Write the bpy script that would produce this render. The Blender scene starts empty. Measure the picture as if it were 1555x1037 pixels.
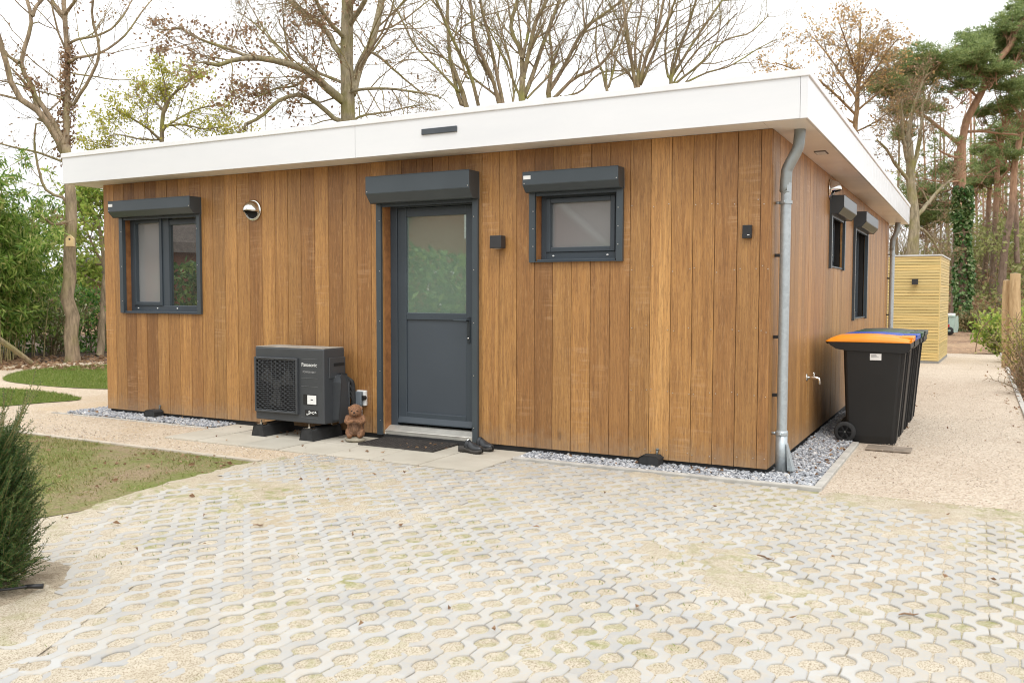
import bpy, bmesh, math, random
import numpy as np
from mathutils import Vector, Matrix
R = math.radians
PI = math.pi
sc = bpy.context.scene
COL = sc.collection
rng = np.random.default_rng(7)
random.seed(7)

# ------------------------------------------------------------------ camera
CAM = np.array([1.4215, -6.9404, 1.4])
c_r = np.array([0.88335189, 0.46870434, 0.00238229])
c_u = np.array([-0.02653332, 0.0449307, 0.99863768])
c_f = np.array([-0.46795878, 0.88221169, -0.0521259])
FPX = 1332.42
cd = bpy.data.cameras.new('camera')
cam = bpy.data.objects.new('camera', cd)
COL.objects.link(cam)
M = Matrix(((c_r[0], c_u[0], -c_f[0], CAM[0]), (c_r[1], c_u[1], -c_f[1], CAM[1]), (c_r[2], c_u[2], -c_f[2], CAM[2]), (0, 0, 0, 1)))
cam.matrix_world = M
cd.sensor_width = 36
cd.lens = FPX / 1555 * 36
cd.clip_end = 1000
cd.clip_start = 0.05
cd.dof.use_dof = True
cd.dof.focus_distance = 7.6
cd.dof.aperture_fstop = 5.0
sc.camera = cam

# ------------------------------------------------------------------ world, sun, exposure
w = bpy.data.worlds.new('World')
sc.world = w
w.use_nodes = True
nt = w.node_tree
sky = nt.nodes.new('ShaderNodeTexSky')
sky.sky_type = 'NISHITA'
sky.sun_disc = False
sky.sun_elevation = R(60)
sky.sun_rotation = R(148)
sky.dust_density = 4
hs = nt.nodes.new('ShaderNodeHueSaturation')
hs.inputs['Saturation'].default_value = 0.10
nt.links.new(sky.outputs[0], hs.inputs['Color'])
mx = nt.nodes.new('ShaderNodeMix')
mx.data_type = 'RGBA'
mx.inputs[0].default_value = 0.7
nt.links.new(hs.outputs[0], mx.inputs[6])
tcw = nt.nodes.new('ShaderNodeTexCoord')
spw = nt.nodes.new('ShaderNodeSeparateXYZ')
nt.links.new(tcw.outputs['Generated'], spw.inputs[0])
mr = nt.nodes.new('ShaderNodeMapRange')
for k_, v_ in ((1, 0), (2, 1), (3, 13.2), (4, 23.5)):
    mr.inputs[k_].default_value = v_
nt.links.new(spw.outputs[2], mr.inputs[0])
cb = nt.nodes.new('ShaderNodeVectorMath')
cb.operation = 'SCALE'
cb.inputs[0].default_value = (.985, 1, 1.01)
nt.links.new(mr.outputs[0], cb.inputs['Scale'])
nt.links.new(cb.outputs[0], mx.inputs[7])
bg = nt.nodes['Background']
bg.inputs[1].default_value = 0.1
nt.links.new(mx.outputs[2], bg.inputs[0])
sd = bpy.data.lights.new('sun', 'SUN')
sd.energy = 0.9
sd.angle = R(14)
sd.color = (1, .98, .95)
sun = bpy.data.objects.new('sun', sd)
COL.objects.link(sun)
sun.rotation_euler = (R(30), 0, R(32))
sc.view_settings.view_transform = 'Standard'
sc.view_settings.look = 'None'
sc.view_settings.exposure = 0.34
sc.view_settings.gamma = 1
sc.render.engine = 'CYCLES'
sc.cycles.use_denoising = True
sc.cycles.filter_width = 1.05
sc.cycles.max_bounces = 6
sc.cycles.transparent_max_bounces = 6


def at(px, py, D):
    d = c_f + c_r * (px - 777.5) / FPX - c_u * (py - 518.5) / FPX
    return CAM + d * D


# ------------------------------------------------------------------ mesh builder
def norm(a):
    return a / (np.linalg.norm(a, axis=-1, keepdims=True) + 1e-12)


class MB:
    def __init__(s):
        s.v = []; s.q = []; s.t = []; s.n = 0; s.qr = []; s.qm = []

    def add(s, V, Q=None, T=None, rnd=None, m=0):
        V = np.asarray(V, float).reshape(-1, 3)
        if Q is not None and len(Q):
            Q = np.asarray(Q, int).reshape(-1, 4)
            s.q.append(Q + s.n)
            s.qr.append(np.broadcast_to(np.asarray(0.5 if rnd is None else rnd, float), (len(Q),)))
            s.qm.append(np.full(len(Q), m))
        if T is not None and len(T):
            s.t.append(np.asarray(T, int).reshape(-1, 3) + s.n)
        s.v.append(V)
        s.n += len(V)
        return s

    def box(s, x0, x1, y0, y1, z0, z1, rnd=None, m=0):
        V = [(x, y, z) for x in (x0, x1) for y in (y0, y1) for z in (z0, z1)]
        Q = [(0, 1, 3, 2), (4, 6, 7, 5), (0, 4, 5, 1), (2, 3, 7, 6), (0, 2, 6, 4), (1, 5, 7, 3)]
        return s.add(V, Q, None, rnd, m)

    def obox(s, c, ax, ay, az, h):
        c = np.asarray(c, float)
        V = [c + sx * h[0] * ax + sy * h[1] * ay + sz * h[2] * az for sx in (-1, 1) for sy in (-1, 1) for sz in (-1, 1)]
        Q = [(0, 1, 3, 2), (4, 6, 7, 5), (0, 4, 5, 1), (2, 3, 7, 6), (0, 2, 6, 4), (1, 5, 7, 3)]
        return s.add(V, Q)

    def tube(s, pts, r, n=8, cap=True):
        pts = np.asarray(pts, float)
        K = len(pts)
        r = np.broadcast_to(np.asarray(r, float), (K,))
        T = np.gradient(pts, axis=0)
        T = norm(T)
        ref = np.array([0, 0, 1.]) if abs(T[0][2]) < .9 else np.array([1., 0, 0])
        A = norm(np.cross(T[0], ref))
        V = []
        for k in range(K):
            A = norm(A - T[k] * (A @ T[k]))
            B = np.cross(T[k], A)
            a = np.arange(n) * 2 * PI / n
            V.append(pts[k] + r[k] * (np.cos(a)[:, None] * A + np.sin(a)[:, None] * B))
        V = np.concatenate(V)
        i = np.arange(n); j = (i + 1) % n
        Q = np.concatenate([np.stack([k * n + i, k * n + j, (k + 1) * n + j, (k + 1) * n + i], 1) for k in range(K - 1)])
        Tt = None
        if cap:
            V = np.concatenate([V, pts[:1], pts[-1:]])
            Tt = [(K * n, b, a) for a, b in zip(i, j)] + [(K * n + 1, (K - 1) * n + a, (K - 1) * n + b) for a, b in zip(i, j)]
        return s.add(V, Q, Tt)

    def prism(s, poly, axis, a, b):
        # poly: list of 2-D points; axis 0: (y,z) extruded in x; 1: (x,z) in y; 2: (x,y) in z
        n = len(poly)
        def P(u, v, wv):
            return [(wv, u, v), (u, wv, v), (u, v, wv)][axis]
        V = [P(u, v, a) for u, v in poly] + [P(u, v, b) for u, v in poly]
        Q = [(i, (i + 1) % n, n + (i + 1) % n, n + i) for i in range(n)]
        s.add(V, Q)
        from mathutils.geometry import tessellate_polygon
        tri = tessellate_polygon([[Vector((u, v, 0)) for u, v in poly]])
        base = s.n - 2 * n
        s.t.append(np.array([(x, y, z) for x, y, z in tri]) + base)
        s.t.append(np.array([(z, y, x) for x, y, z in tri]) + base + n)
        return s

    def lathe(s, prof, c, ax, n=20):
        # prof: (radius, height) along ax
        ax = norm(np.asarray(ax, float)); c = np.asarray(c, float)
        ref = np.array([0, 0, 1.]) if abs(ax[2]) < .9 else np.array([1., 0, 0])
        A = norm(np.cross(ax, ref)); B = np.cross(ax, A)
        a = np.arange(n) * 2 * PI / n
        ring = np.cos(a)[:, None] * A + np.sin(a)[:, None] * B
        V = np.concatenate([c + h * ax + r * ring for r, h in prof])
        i = np.arange(n); j = (i + 1) % n
        Q = np.concatenate([np.stack([k * n + i, k * n + j, (k + 1) * n + j, (k + 1) * n + i], 1) for k in range(len(prof) - 1)])
        return s.add(V, Q)

    def ell(s, c, rad, n=12, rot=None):
        ph = np.linspace(0.001, PI - .001, n)
        th = np.arange(2 * n) * PI / n
        V = np.array([(np.sin(p) * np.cos(t), np.sin(p) * np.sin(t), np.cos(p)) for p in ph for t in th]) * rad
        if rot is not None:
            V = V @ np.array(rot).T
        V = V + np.asarray(c, float)
        m = 2 * n
        i = np.arange(m); j = (i + 1) % m
        Q = np.concatenate([np.stack([k * m + i, (k + 1) * m + i, (k + 1) * m + j, k * m + j], 1) for k in range(n - 1)])
        return s.add(V, Q)

    def build(s, name, mats, parent=None, smooth=False, rnd=False):
        me = bpy.data.meshes.new(name)
        V = np.concatenate(s.v) if s.v else np.zeros((0, 3))
        Q = np.concatenate(s.q) if s.q else np.zeros((0, 4), int)
        T = np.concatenate(s.t) if s.t else np.zeros((0, 3), int)
        me.vertices.add(len(V))
        me.vertices.foreach_set('co', V.astype(np.float32).ravel())
        L = np.concatenate([Q.ravel(), T.ravel()])
        me.loops.add(len(L))
        me.loops.foreach_set('vertex_index', L.astype(np.int32))
        ls = np.concatenate([np.arange(len(Q)) * 4, len(Q) * 4 + np.arange(len(T)) * 3])
        me.polygons.add(len(ls))
        me.polygons.foreach_set('loop_start', ls.astype(np.int32))
        if not isinstance(mats, (list, tuple)):
            mats = [mats]
        for m in mats:
            me.materials.append(m)
        if len(mats) > 1:
            mi = np.concatenate(s.qm + [np.zeros(len(T))]) if s.qm else np.zeros(len(T))
            me.polygons.foreach_set('material_index', mi.astype(np.int32))
        me.polygons.foreach_set('use_smooth', np.full(len(ls), smooth))
        me.update(calc_edges=True)
        if rnd:
            at_ = me.attributes.new('rnd', 'FLOAT', 'FACE')
            at_.data.foreach_set('value', np.concatenate(s.qr + [np.full(len(T), .5)]).astype(np.float32))
        o = bpy.data.objects.new(name, me)
        COL.objects.link(o)
        if parent is not None:
            o.parent = parent
        return o


def tag(o, label=None, cat=None, group=None, kind=None):
    if label: o['label'] = label
    if cat: o['category'] = cat
    if group: o['group'] = group
    if kind: o['kind'] = kind
    return o


def empty(name, loc=(0, 0, 0), rz=0):
    o = bpy.data.objects.new(name, None)
    o.empty_display_size = .2
    o.location = loc
    o.rotation_euler = (0, 0, rz)
    COL.objects.link(o)
    return o


def kids(o):
    return [c for c in bpy.data.objects if c.parent == o]


def copy_tree(o, parent=None):
    c = o.copy()
    COL.objects.link(c)
    if parent is not None:
        c.parent = parent
    for ch in kids(o):
        copy_tree(ch, c)
    return c


def bevel(o, wd=.004, seg=2):
    m = o.modifiers.new('bevel', 'BEVEL')
    m.width = wd; m.segments = seg; m.limit_method = 'ANGLE'; m.angle_limit = R(35)
    return o


def vnoise(x, y, seed=0):
    g = np.random.default_rng(seed).random((64, 64))
    xi = np.floor(x).astype(int); yi = np.floor(y).astype(int)
    fx = x - xi; fy = y - yi
    fx = fx * fx * (3 - 2 * fx); fy = fy * fy * (3 - 2 * fy)
    a = g[xi % 64, yi % 64]; b = g[(xi + 1) % 64, yi % 64]; c = g[xi % 64, (yi + 1) % 64]; d = g[(xi + 1) % 64, (yi + 1) % 64]
    return (a * (1 - fx) + b * fx) * (1 - fy) + (c * (1 - fx) + d * fx) * fy


def fbm(x, y, seed=0):
    return .55 * vnoise(x, y, seed) + .28 * vnoise(x * 2.1, y * 2.1, seed + 1) + .17 * vnoise(x * 4.3, y * 4.3, seed + 2)


# ------------------------------------------------------------------ materials
class NT:
    def __init__(s, name):
        s.m = bpy.data.materials.new(name)
        s.m.use_nodes = True
        s.t = s.m.node_tree
        s.p = s.t.nodes['Principled BSDF']
        s._tc = None

    def n(s, typ, ins=None, **kw):
        nd = s.t.nodes.new(typ)
        for k, v in kw.items():
            setattr(nd, k, v)
        for k, v in (ins or {}).items():
            if hasattr(v, 'links') or isinstance(v, bpy.types.NodeSocket):
                s.t.links.new(v, nd.inputs[k])
            else:
                nd.inputs[k].default_value = v
        return nd

    def L(s, a, b):
        s.t.links.new(a, b)

    def obj(s):
        if s._tc is None:
            s._tc = s.t.nodes.new('ShaderNodeTexCoord')
        return s._tc.outputs['Object']

    def noise(s, scale, detail=4, rough=.55, vec=None, dist=0):
        return s.n('ShaderNodeTexNoise', {'Vector': vec if vec is not None else s.obj(), 'Scale': scale, 'Detail': detail, 'Roughness': rough, 'Distortion': dist}).outputs[0]

    def ramp(s, fac, stops):
        r = s.n('ShaderNodeValToRGB')
        s.L(fac, r.inputs[0])
        e = r.color_ramp.elements
        while len(e) < len(stops):
            e.new(.5)
        for el, (p, c) in zip(e, stops):
            el.position = p
            el.color = c if len(c) == 4 else (*c, 1)
        return r.outputs[0]

    def mix(s, f, a, b, mode='MIX'):
        nd = s.n('ShaderNodeMix', data_type='RGBA', blend_type=mode)
        for k, v in ((0, f), (6, a), (7, b)):
            if isinstance(v, bpy.types.NodeSocket):
                s.L(v, nd.inputs[k])
            else:
                nd.inputs[k].default_value = v if k == 0 else ((*v, 1) if len(v) == 3 else v)
        return nd.outputs[2]

    def math(s, op, a, b=0.0, c=None):
        nd = s.n('ShaderNodeMath', operation=op)
        for k, v in ((0, a), (1, b)) + (((2, c),) if c is not None else ()):
            if isinstance(v, bpy.types.NodeSocket):
                s.L(v, nd.inputs[k])
            else:
                nd.inputs[k].default_value = v
        return nd.outputs[0]

    def bump(s, h, strength=.3, dist=.01):
        b = s.n('ShaderNodeBump', {'Height': h, 'Strength': strength, 'Distance': dist})
        s.L(b.outputs[0], s.p.inputs['Normal'])

    def island(s):
        return s.n('ShaderNodeNewGeometry').outputs['Random Per Island']

    def base(s, c):
        if isinstance(c, bpy.types.NodeSocket):
            s.L(c, s.p.inputs['Base Color'])
        else:
            s.p.inputs['Base Color'].default_value = (*c, 1)

    def set(s, **kw):
        for k, v in kw.items():
            s.p.inputs[k.replace('_', ' ')].default_value = v
        return s


def simple(name, c, rough=.5, metal=0, var=.12, scale=6, bump=0, bscale=60, spec=.5, coat=0):
    t = NT(name)
    n_ = t.noise(scale, 5)
    lo = tuple(x * (1 - var) for x in c); hi = tuple(min(1, x * (1 + var)) for x in c)
    t.base(t.ramp(n_, [(.3, lo), (.7, hi)]))
    t.set(Roughness=rough, Metallic=metal)
    t.p.inputs['Specular IOR Level'].default_value = spec
    t.p.inputs['Coat Weight'].default_value = coat
    if bump:
        t.bump(t.noise(bscale, 4), bump, .004)
    return t.m


def leafmat(name, stops, trans=.35, rough=.5):
    t = NT(name)
    col = t.ramp(t.island(), stops)
    t.base(col)
    t.set(Roughness=rough)
    t.p.inputs['Specular IOR Level'].default_value = .35
    tr = t.n('ShaderNodeBsdfTranslucent')
    t.L(col, tr.inputs[0])
    ms = t.n('ShaderNodeMixShader', {0: trans})
    t.L(t.p.outputs[0], ms.inputs[1])
    t.L(tr.outputs[0], ms.inputs[2])
    t.L(ms.outputs[0], t.t.nodes['Material Output'].inputs[0])
    return t.m


def wood_cladding():
    t = NT('hardwood_cladding')
    sep = t.n('ShaderNodeSeparateXYZ'); t.L(t.obj(), sep.inputs[0])
    rnd = t.n('ShaderNodeAttribute', attribute_name='rnd').outputs['Fac']
    s = t.math('ADD', sep.outputs[0], sep.outputs[1])
    z = sep.outputs[2]
    def vec(a, b, off=37.0):
        c = t.n('ShaderNodeCombineXYZ')
        t.L(t.math('MULTIPLY', s, a), c.inputs[0])
        t.L(t.math('MULTIPLY', rnd, off), c.inputs[1])
        t.L(t.math('MULTIPLY', z, b), c.inputs[2])
        return c.outputs[0]
    g1 = t.noise(1, 7, .68, vec(24, .8), 1.1)
    g2 = t.noise(1, 4, .6, vec(150, 3.5))
    g3 = t.noise(1, 3, .5, vec(9, .5), 1.2)
    col = t.ramp(g1, [(.25, (.215, .096, .029)), (.46, (.31, .152, .050)), (.60, (.37, .190, .064)), (.8, (.46, .255, .096))])
    tone = t.ramp(rnd, [(0, (.62, .56, .50)), (.15, (.80, .74, .66)), (.35, (.98, .92, .84)), (.55, (1.0, 1.02, .96)), (.75, (1.20, 1.18, 1.05)), (.9, (1.36, 1.38, 1.28)), (1, (1.5, 1.55, 1.5))])
    col = t.mix(1, col, tone, 'MULTIPLY')
    col = t.mix(t.math('MULTIPLY', t.ramp(g2, [(.35, (1, 1, 1)), (.56, (0, 0, 0))]), .42), col, (.12, .055, .02))
    col = t.mix(t.math('MULTIPLY', t.ramp(g3, [(.62, (0, 0, 0)), (.8, (1, 1, 1))]), .35), col, (.19, .08, .033))
    # pale saw-chatter marks across some boards, dark resin streaks
    ch = t.math('MULTIPLY', t.ramp(t.noise(1, 3, .6, vec(4, 42)), [(.5, (0, 0, 0)), (.66, (1, 1, 1))]), t.ramp(t.noise(1, 2, .5, vec(2.2, 1.1, 91)), [(.56, (0, 0, 0)), (.72, (1, 1, 1))]))
    col = t.mix(t.math('MULTIPLY', ch, .42), col, (.56, .36, .2))
    st = t.math('MULTIPLY', t.ramp(t.noise(1, 3, .6, vec(60, 2.2, 53)), [(.66, (0, 0, 0)), (.74, (1, 1, 1))]), t.ramp(t.noise(1, 2, .5, vec(3, .8, 17)), [(.6, (0, 0, 0)), (.7, (1, 1, 1))]))
    col = t.mix(t.math('MULTIPLY', st, .6), col, (.07, .035, .018))
    fl = t.ramp(t.noise(1, 4, .7, vec(125, 15, 71)), [(.50, (0, 0, 0)), (.64, (1, 1, 1))])
    col = t.mix(t.math('MULTIPLY', fl, .42), col, (.115, .05, .018))
    fp_ = t.ramp(t.noise(1, 3, .7, vec(95, 9, 29)), [(.56, (0, 0, 0)), (.70, (1, 1, 1))])
    col = t.mix(t.math('MULTIPLY', fp_, .35), col, (.52, .31, .14))
    kv = t.n('ShaderNodeCombineXYZ')
    t.L(t.math('MULTIPLY', s, 3.2), kv.inputs[0]); t.L(t.math('MULTIPLY', rnd, 43), kv.inputs[1]); t.L(t.math('MULTIPLY', z, 1.3), kv.inputs[2])
    kn = t.n('ShaderNodeTexVoronoi', {'Vector': kv.outputs[0], 'Scale': 1.0})
    col = t.mix(t.math('MULTIPLY', t.ramp(kn.outputs['Distance'], [(.035, (1, 1, 1)), (.075, (0, 0, 0))]), .6), col, (.10, .045, .02))
    dz = t.math('SUBTRACT', t.math('MULTIPLY', t.noise(14, 5, .7), .5), z)
    col = t.mix(t.math('MULTIPLY', t.ramp(dz, [(.0, (0, 0, 0)), (.22, (1, 1, 1))]), .35), col, (.30, .24, .17))
    t.base(col)
    t.set(Roughness=.5)
    t.p.inputs['Specular IOR Level'].default_value = .5
    t.bump(t.math('ADD', g2, t.math('MULTIPLY', g1, .6)), .25, .003)
    return t.m


def pine_slats():
    t = NT('pale_pine')
    sep = t.n('ShaderNodeSeparateXYZ'); t.L(t.obj(), sep.inputs[0])
    isl = t.island()
    c = t.n('ShaderNodeCombineXYZ')
    t.L(t.math('MULTIPLY', t.math('ADD', sep.outputs[0], sep.outputs[1]), 1.6), c.inputs[0])
    t.L(t.math('MULTIPLY', isl, 60), c.inputs[1])
    t.L(t.math('MULTIPLY', sep.outputs[2], 50), c.inputs[2])
    g = t.noise(1, 4, .6, c.outputs[0], .8)
    col = t.ramp(g, [(.3, (.54, .39, .15)), (.55, (.64, .49, .21)), (.75, (.70, .56, .28))])
    col = t.mix(1, col, t.ramp(isl, [(0, (.84, .86, .8)), (.5, (1, 1, 1)), (1, (1.12, 1.08, .98))]), 'MULTIPLY')
    c2 = t.n('ShaderNodeCombineXYZ')
    t.L(t.math('ADD', sep.outputs[0], sep.outputs[1]), c2.inputs[0])
    t.L(t.math('MULTIPLY', isl, 31), c2.inputs[1])
    t.L(sep.outputs[2], c2.inputs[2])
    vo = t.n('ShaderNodeTexVoronoi', {'Vector': c2.outputs[0], 'Scale': 4.2})
    col = t.mix(t.math('MULTIPLY', t.math('LESS_THAN', vo.outputs['Distance'], .07), .7), col, (.22, .09, .03))
    t.base(col)
    t.set(Roughness=.6)
    return t.m


def bark(name, lo, hi, moss=None, zsc=6, bump=.7):
    t = NT(name)
    mp = t.n('ShaderNodeMapping', {'Vector': t.obj(), 'Scale': (1, 1, .22)})
    n1 = t.noise(14, 6, .65, mp.outputs[0], .5)
    col = t.ramp(n1, [(.3, lo), (.65, hi)])
    if moss:
        col = t.mix(t.ramp(t.noise(1.3, 4), [(.48, (0, 0, 0)), (.66, (.8, .8, .8))]), col, moss)
    t.base(col)
    t.set(Roughness=.9)
    t.p.inputs['Specular IOR Level'].default_value = .15
    t.bump(n1, bump, .03)
    return t.m


def pine_bark():
    t = NT('pine_bark')
    mp = t.n('ShaderNodeMapping', {'Vector': t.obj(), 'Scale': (1, 1, .3)})
    n1 = t.noise(9, 6, .65, mp.outputs[0], .6)
    low = t.ramp(n1, [(.3, (.10, .065, .045)), (.65, (.26, .185, .135))])
    up = t.ramp(n1, [(.3, (.22, .12, .07)), (.65, (.42, .255, .155))])
    sep = t.n('ShaderNodeSeparateXYZ'); t.L(t.obj(), sep.inputs[0])
    h = t.math('ADD', t.math('MULTIPLY', sep.outputs[2], .12), t.math('MULTIPLY', t.noise(.5, 3), .5))
    col = t.mix(t.ramp(h, [(.75, (0, 0, 0)), (1.15, (1, 1, 1))]), low, up)
    t.base(col)
    t.set(Roughness=.9)
    t.bump(n1, .6, .03)
    return t.m


def concrete():
    t = NT('paver_concrete')
    rnd = t.n('ShaderNodeAttribute', attribute_name='rnd').outputs['Fac']
    n1 = t.noise(3, 5); n2 = t.noise(220, 3, .7)
    col = t.ramp(n1, [(.3, (.355, .35, .338)), (.7, (.44, .434, .418))])
    col = t.mix(1, col, t.ramp(rnd, [(0, (.88, .88, .88)), (1, (1.08, 1.08, 1.07))]), 'MULTIPLY')
    col = t.mix(t.math('MULTIPLY', n2, .25), col, (.30, .29, .27))
    dust = t.math('MULTIPLY', t.ramp(t.noise(.8, 5, .6), [(.42, (0, 0, 0)), (.62, (1, 1, 1))]), t.ramp(t.noise(70, 3, .7), [(.38, (0, 0, 0)), (.6, (1, 1, 1))]))
    dust = t.math('MAXIMUM', dust, t.math('MULTIPLY', t.ramp(t.noise(11, 5, .7), [(.46, (0, 0, 0)), (.62, (1, 1, 1))]), .85))
    col = t.mix(t.math('MULTIPLY', dust, .62), col, (.43, .37, .285))
    t.base(col)
    t.set(Roughness=.85)
    t.p.inputs['Specular IOR Level'].default_value = .25
    t.bump(n2, .3, .002)
    return t.m


def sand(name='jointing_sand', green=True):
    t = NT(name)
    n1 = t.noise(4, 5); n2 = t.noise(260, 4, .8); n3 = t.noise(1.1, 4, .6)
    col = t.ramp(n1, [(.3, (.43, .37, .28)), (.7, (.53, .47, .37))])
    sp = t.n('ShaderNodeTexVoronoi', {'Vector': t.obj(), 'Scale': 270})
    bw = t.n('ShaderNodeRGBToBW'); t.L(sp.outputs['Color'], bw.inputs[0])
    col = t.mix(t.ramp(bw.outputs[0], [(.66, (0, 0, 0)), (.74, (.75, .75, .75))]), col, (.17, .12, .07))
    col = t.mix(t.ramp(bw.outputs[0], [(.24, (.4, .4, .4)), (.32, (0, 0, 0))]), col, (.66, .6, .5))
    col = t.mix(t.ramp(n3, [(.52, (0, 0, 0)), (.72, (.5, .5, .5))]), col, (.37, .29, .19))
    if green:
        gm = t.math('MULTIPLY', t.ramp(t.noise(.9, 4, .6, dist=.4), [(.45, (0, 0, 0)), (.62, (1, 1, 1))]), t.ramp(t.noise(9, 4, .7), [(.45, (0, 0, 0)), (.66, (1, 1, 1))]))
        col = t.mix(t.math('MULTIPLY', gm, .85), col, (.23, .24, .08))
    if name == 'bed_sand':
        col = t.mix(1, col, t.ramp(t.noise(7, 5, .7), [(.35, (.5, .45, .4)), (.65, (.85, .82, .78))]), 'MULTIPLY')
    t.base(col)
    t.set(Roughness=.95)
    t.p.inputs['Specular IOR Level'].default_value = .15
    t.bump(t.math('ADD', n2, t.math('MULTIPLY', bw.outputs[0], .6)), .7, .004)
    return t.m


def path_gravel(name, a, b, c, rust=None):
    t = NT(name)
    n1 = t.noise(1.6, 5, .6); n2 = t.noise(140, 4, .8)
    vo = t.n('ShaderNodeTexVoronoi', {'Vector': t.obj(), 'Scale': 75})
    bw = t.n('ShaderNodeRGBToBW'); t.L(vo.outputs['Color'], bw.inputs[0])
    col = t.ramp(bw.outputs[0], [(.15, c), (.4, a), (.7, b)])
    col = t.mix(t.ramp(n1, [(.4, (0, 0, 0)), (.75, (.45, .45, .45))]), col, c)
    vo2 = t.n('ShaderNodeTexVoronoi', {'Vector': t.obj(), 'Scale': 33})
    b2 = t.n('ShaderNodeRGBToBW'); t.L(vo2.outputs['Color'], b2.inputs[0])
    col = t.mix(t.math('MULTIPLY', t.math('LESS_THAN', vo2.outputs['Distance'], .25), t.ramp(b2.outputs[0], [(.68, (0, 0, 0)), (.72, (.7, .7, .7))])), col, (.17, .105, .06))
    if rust:
        col = t.mix(t.ramp(t.noise(.55, 3, .5), [(.5, (0, 0, 0)), (.7, (.6, .6, .6))]), col, rust)
    t.base(col)
    t.set(Roughness=.95)
    t.p.inputs['Specular IOR Level'].default_value = .15
    t.bump(t.math('ADD', n2, bw.outputs[0]), .8, .006)
    return t.m


def forest_floor():
    t = NT('forest_floor')
    n1 = t.noise(.35, 5, .6); n2 = t.noise(9, 6, .75)
    vo = t.n('ShaderNodeTexVoronoi', {'Vector': t.obj(), 'Scale': 14})
    bw = t.n('ShaderNodeRGBToBW'); t.L(vo.outputs['Color'], bw.inputs[0])
    col = t.ramp(bw.outputs[0], [(.2, (.10, .055, .03)), (.5, (.24, .135, .07)), (.8, (.36, .22, .12))])
    col = t.mix(t.ramp(n1, [(.45, (0, 0, 0)), (.65, (.7, .7, .7))]), col, (.42, .28, .16))
    col = t.mix(t.ramp(n2, [(.5, (0, 0, 0)), (.7, (.5, .5, .5))]), col, (.07, .045, .028))
    t.base(col)
    t.set(Roughness=.95)
    t.bump(t.math('ADD', n2, bw.outputs[0]), .8, .03)
    return t.m


def soil():
    t = NT('dark_mulch')
    n2 = t.noise(12, 6, .75)
    vo = t.n('ShaderNodeTexVoronoi', {'Vector': t.obj(), 'Scale': 22})
    bw = t.n('ShaderNodeRGBToBW'); t.L(vo.outputs['Color'], bw.inputs[0])
    col = t.ramp(n2, [(.35, (.035, .024, .018)), (.65, (.10, .068, .05))])
    col = t.mix(t.ramp(bw.outputs[0], [(.62, (0, 0, 0)), (.7, (.8, .8, .8))]), col, (.26, .15, .08))
    t.base(col)
    t.set(Roughness=.95)
    t.bump(n2, .8, .03)
    return t.m


def lawn_mat(name, dry):
    t = NT(name)
    n1 = t.noise(1.1, 5, .65); n2 = t.noise(60, 4, .8); n3 = t.noise(16, 4, .7)
    gr = t.ramp(n2, [(.35, (.13, .155, .04)), (.65, (.24, .265, .085))]) if dry else t.ramp(n2, [(.35, (.09, .13, .025)), (.65, (.21, .26, .06))])
    br = t.ramp(n2, [(.35, (.20, .14, .085)), (.65, (.42, .33, .21))])
    m = t.ramp(t.math('ADD', t.math('MULTIPLY', n1, .7), t.math('MULTIPLY', n3, .3)), [(.40, (1, 1, 1)), (.55, (0, 0, 0))]) if dry else t.ramp(n3, [(.56, (0, 0, 0)), (.78, (.6, .6, .6))])
    t.base(t.mix(m, gr, br))
    t.set(Roughness=.95)
    t.p.inputs['Specular IOR Level'].default_value = .1
    t.bump(n2, .9, .02)
    return t.m


def slab_mat():
    t = NT('patio_concrete')
    n1 = t.noise(2.2, 5, .6); n2 = t.noise(300, 3, .7)
    col = t.ramp(n1, [(.3, (.40, .365, .30)), (.7, (.50, .465, .395))])
    col = t.mix(1, col, t.ramp(t.island(), [(0, (.9, .9, .89)), (1, (1.06, 1.05, 1.03))]), 'MULTIPLY')
    col = t.mix(t.math('MULTIPLY', n2, .2), col, (.28, .25, .2))
    t.base(col)
    t.set(Roughness=.85)
    t.bump(n2, .2, .002)
    return t.m


def stone_mat():
    t = NT('grey_chippings')
    col = t.ramp(t.island(), [(0, (.10, .11, .125)), (.35, (.26, .275, .30)), (.7, (.42, .43, .45)), (.9, (.66, .66, .66)), (1, (.5, .44, .36))])
    col = t.mix(.3, col, t.ramp(t.noise(60, 4), [(.3, (.15, .16, .17)), (.7, (.5, .5, .52))]))
    t.base(col)
    t.set(Roughness=.8)
    return t.m


def glass(name, base, rough=.03, grad=None):
    t = NT(name)
    n1 = t.noise(2, 3)
    t.base(t.ramp(n1, [(.3, tuple(x * .92 for x in base)), (.7, base)]))
    t.set(Roughness=.5)
    gl = t.n('ShaderNodeBsdfGlossy', {'Roughness': rough, 'Color': (.92, 1, .97, 1)})
    fr = t.n('ShaderNodeFresnel', {'IOR': 1.6})
    f = t.math('ADD', t.math('MULTIPLY', fr.outputs[0], 1.5), grad or .06)
    ms = t.n('ShaderNodeMixShader')
    t.L(f, ms.inputs[0])
    t.L(t.p.outputs[0], ms.inputs[1]); t.L(gl.outputs[0], ms.inputs[2])
    t.L(ms.outputs[0], t.t.nodes['Material Output'].inputs[0])
    return t.m


def galv():
    t = NT('galvanised_zinc')
    vo = t.n('ShaderNodeTexVoronoi', {'Vector': t.obj(), 'Scale': 45})
    bw = t.n('ShaderNodeRGBToBW'); t.L(vo.outputs['Color'], bw.inputs[0])
    mp = t.n('ShaderNodeMapping', {'Vector': t.obj(), 'Scale': (3, 3, .5)})
    c = t.ramp(t.math('ADD', t.math('MULTIPLY', bw.outputs[0], .4), t.math('MULTIPLY', t.noise(4, 4, .6, mp.outputs[0]), .6)), [(.3, (.38, .42, .44)), (.7, (.47, .52, .54))])
    t.base(c)
    t.set(Roughness=.42, Metallic=.55)
    return t.m


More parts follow.
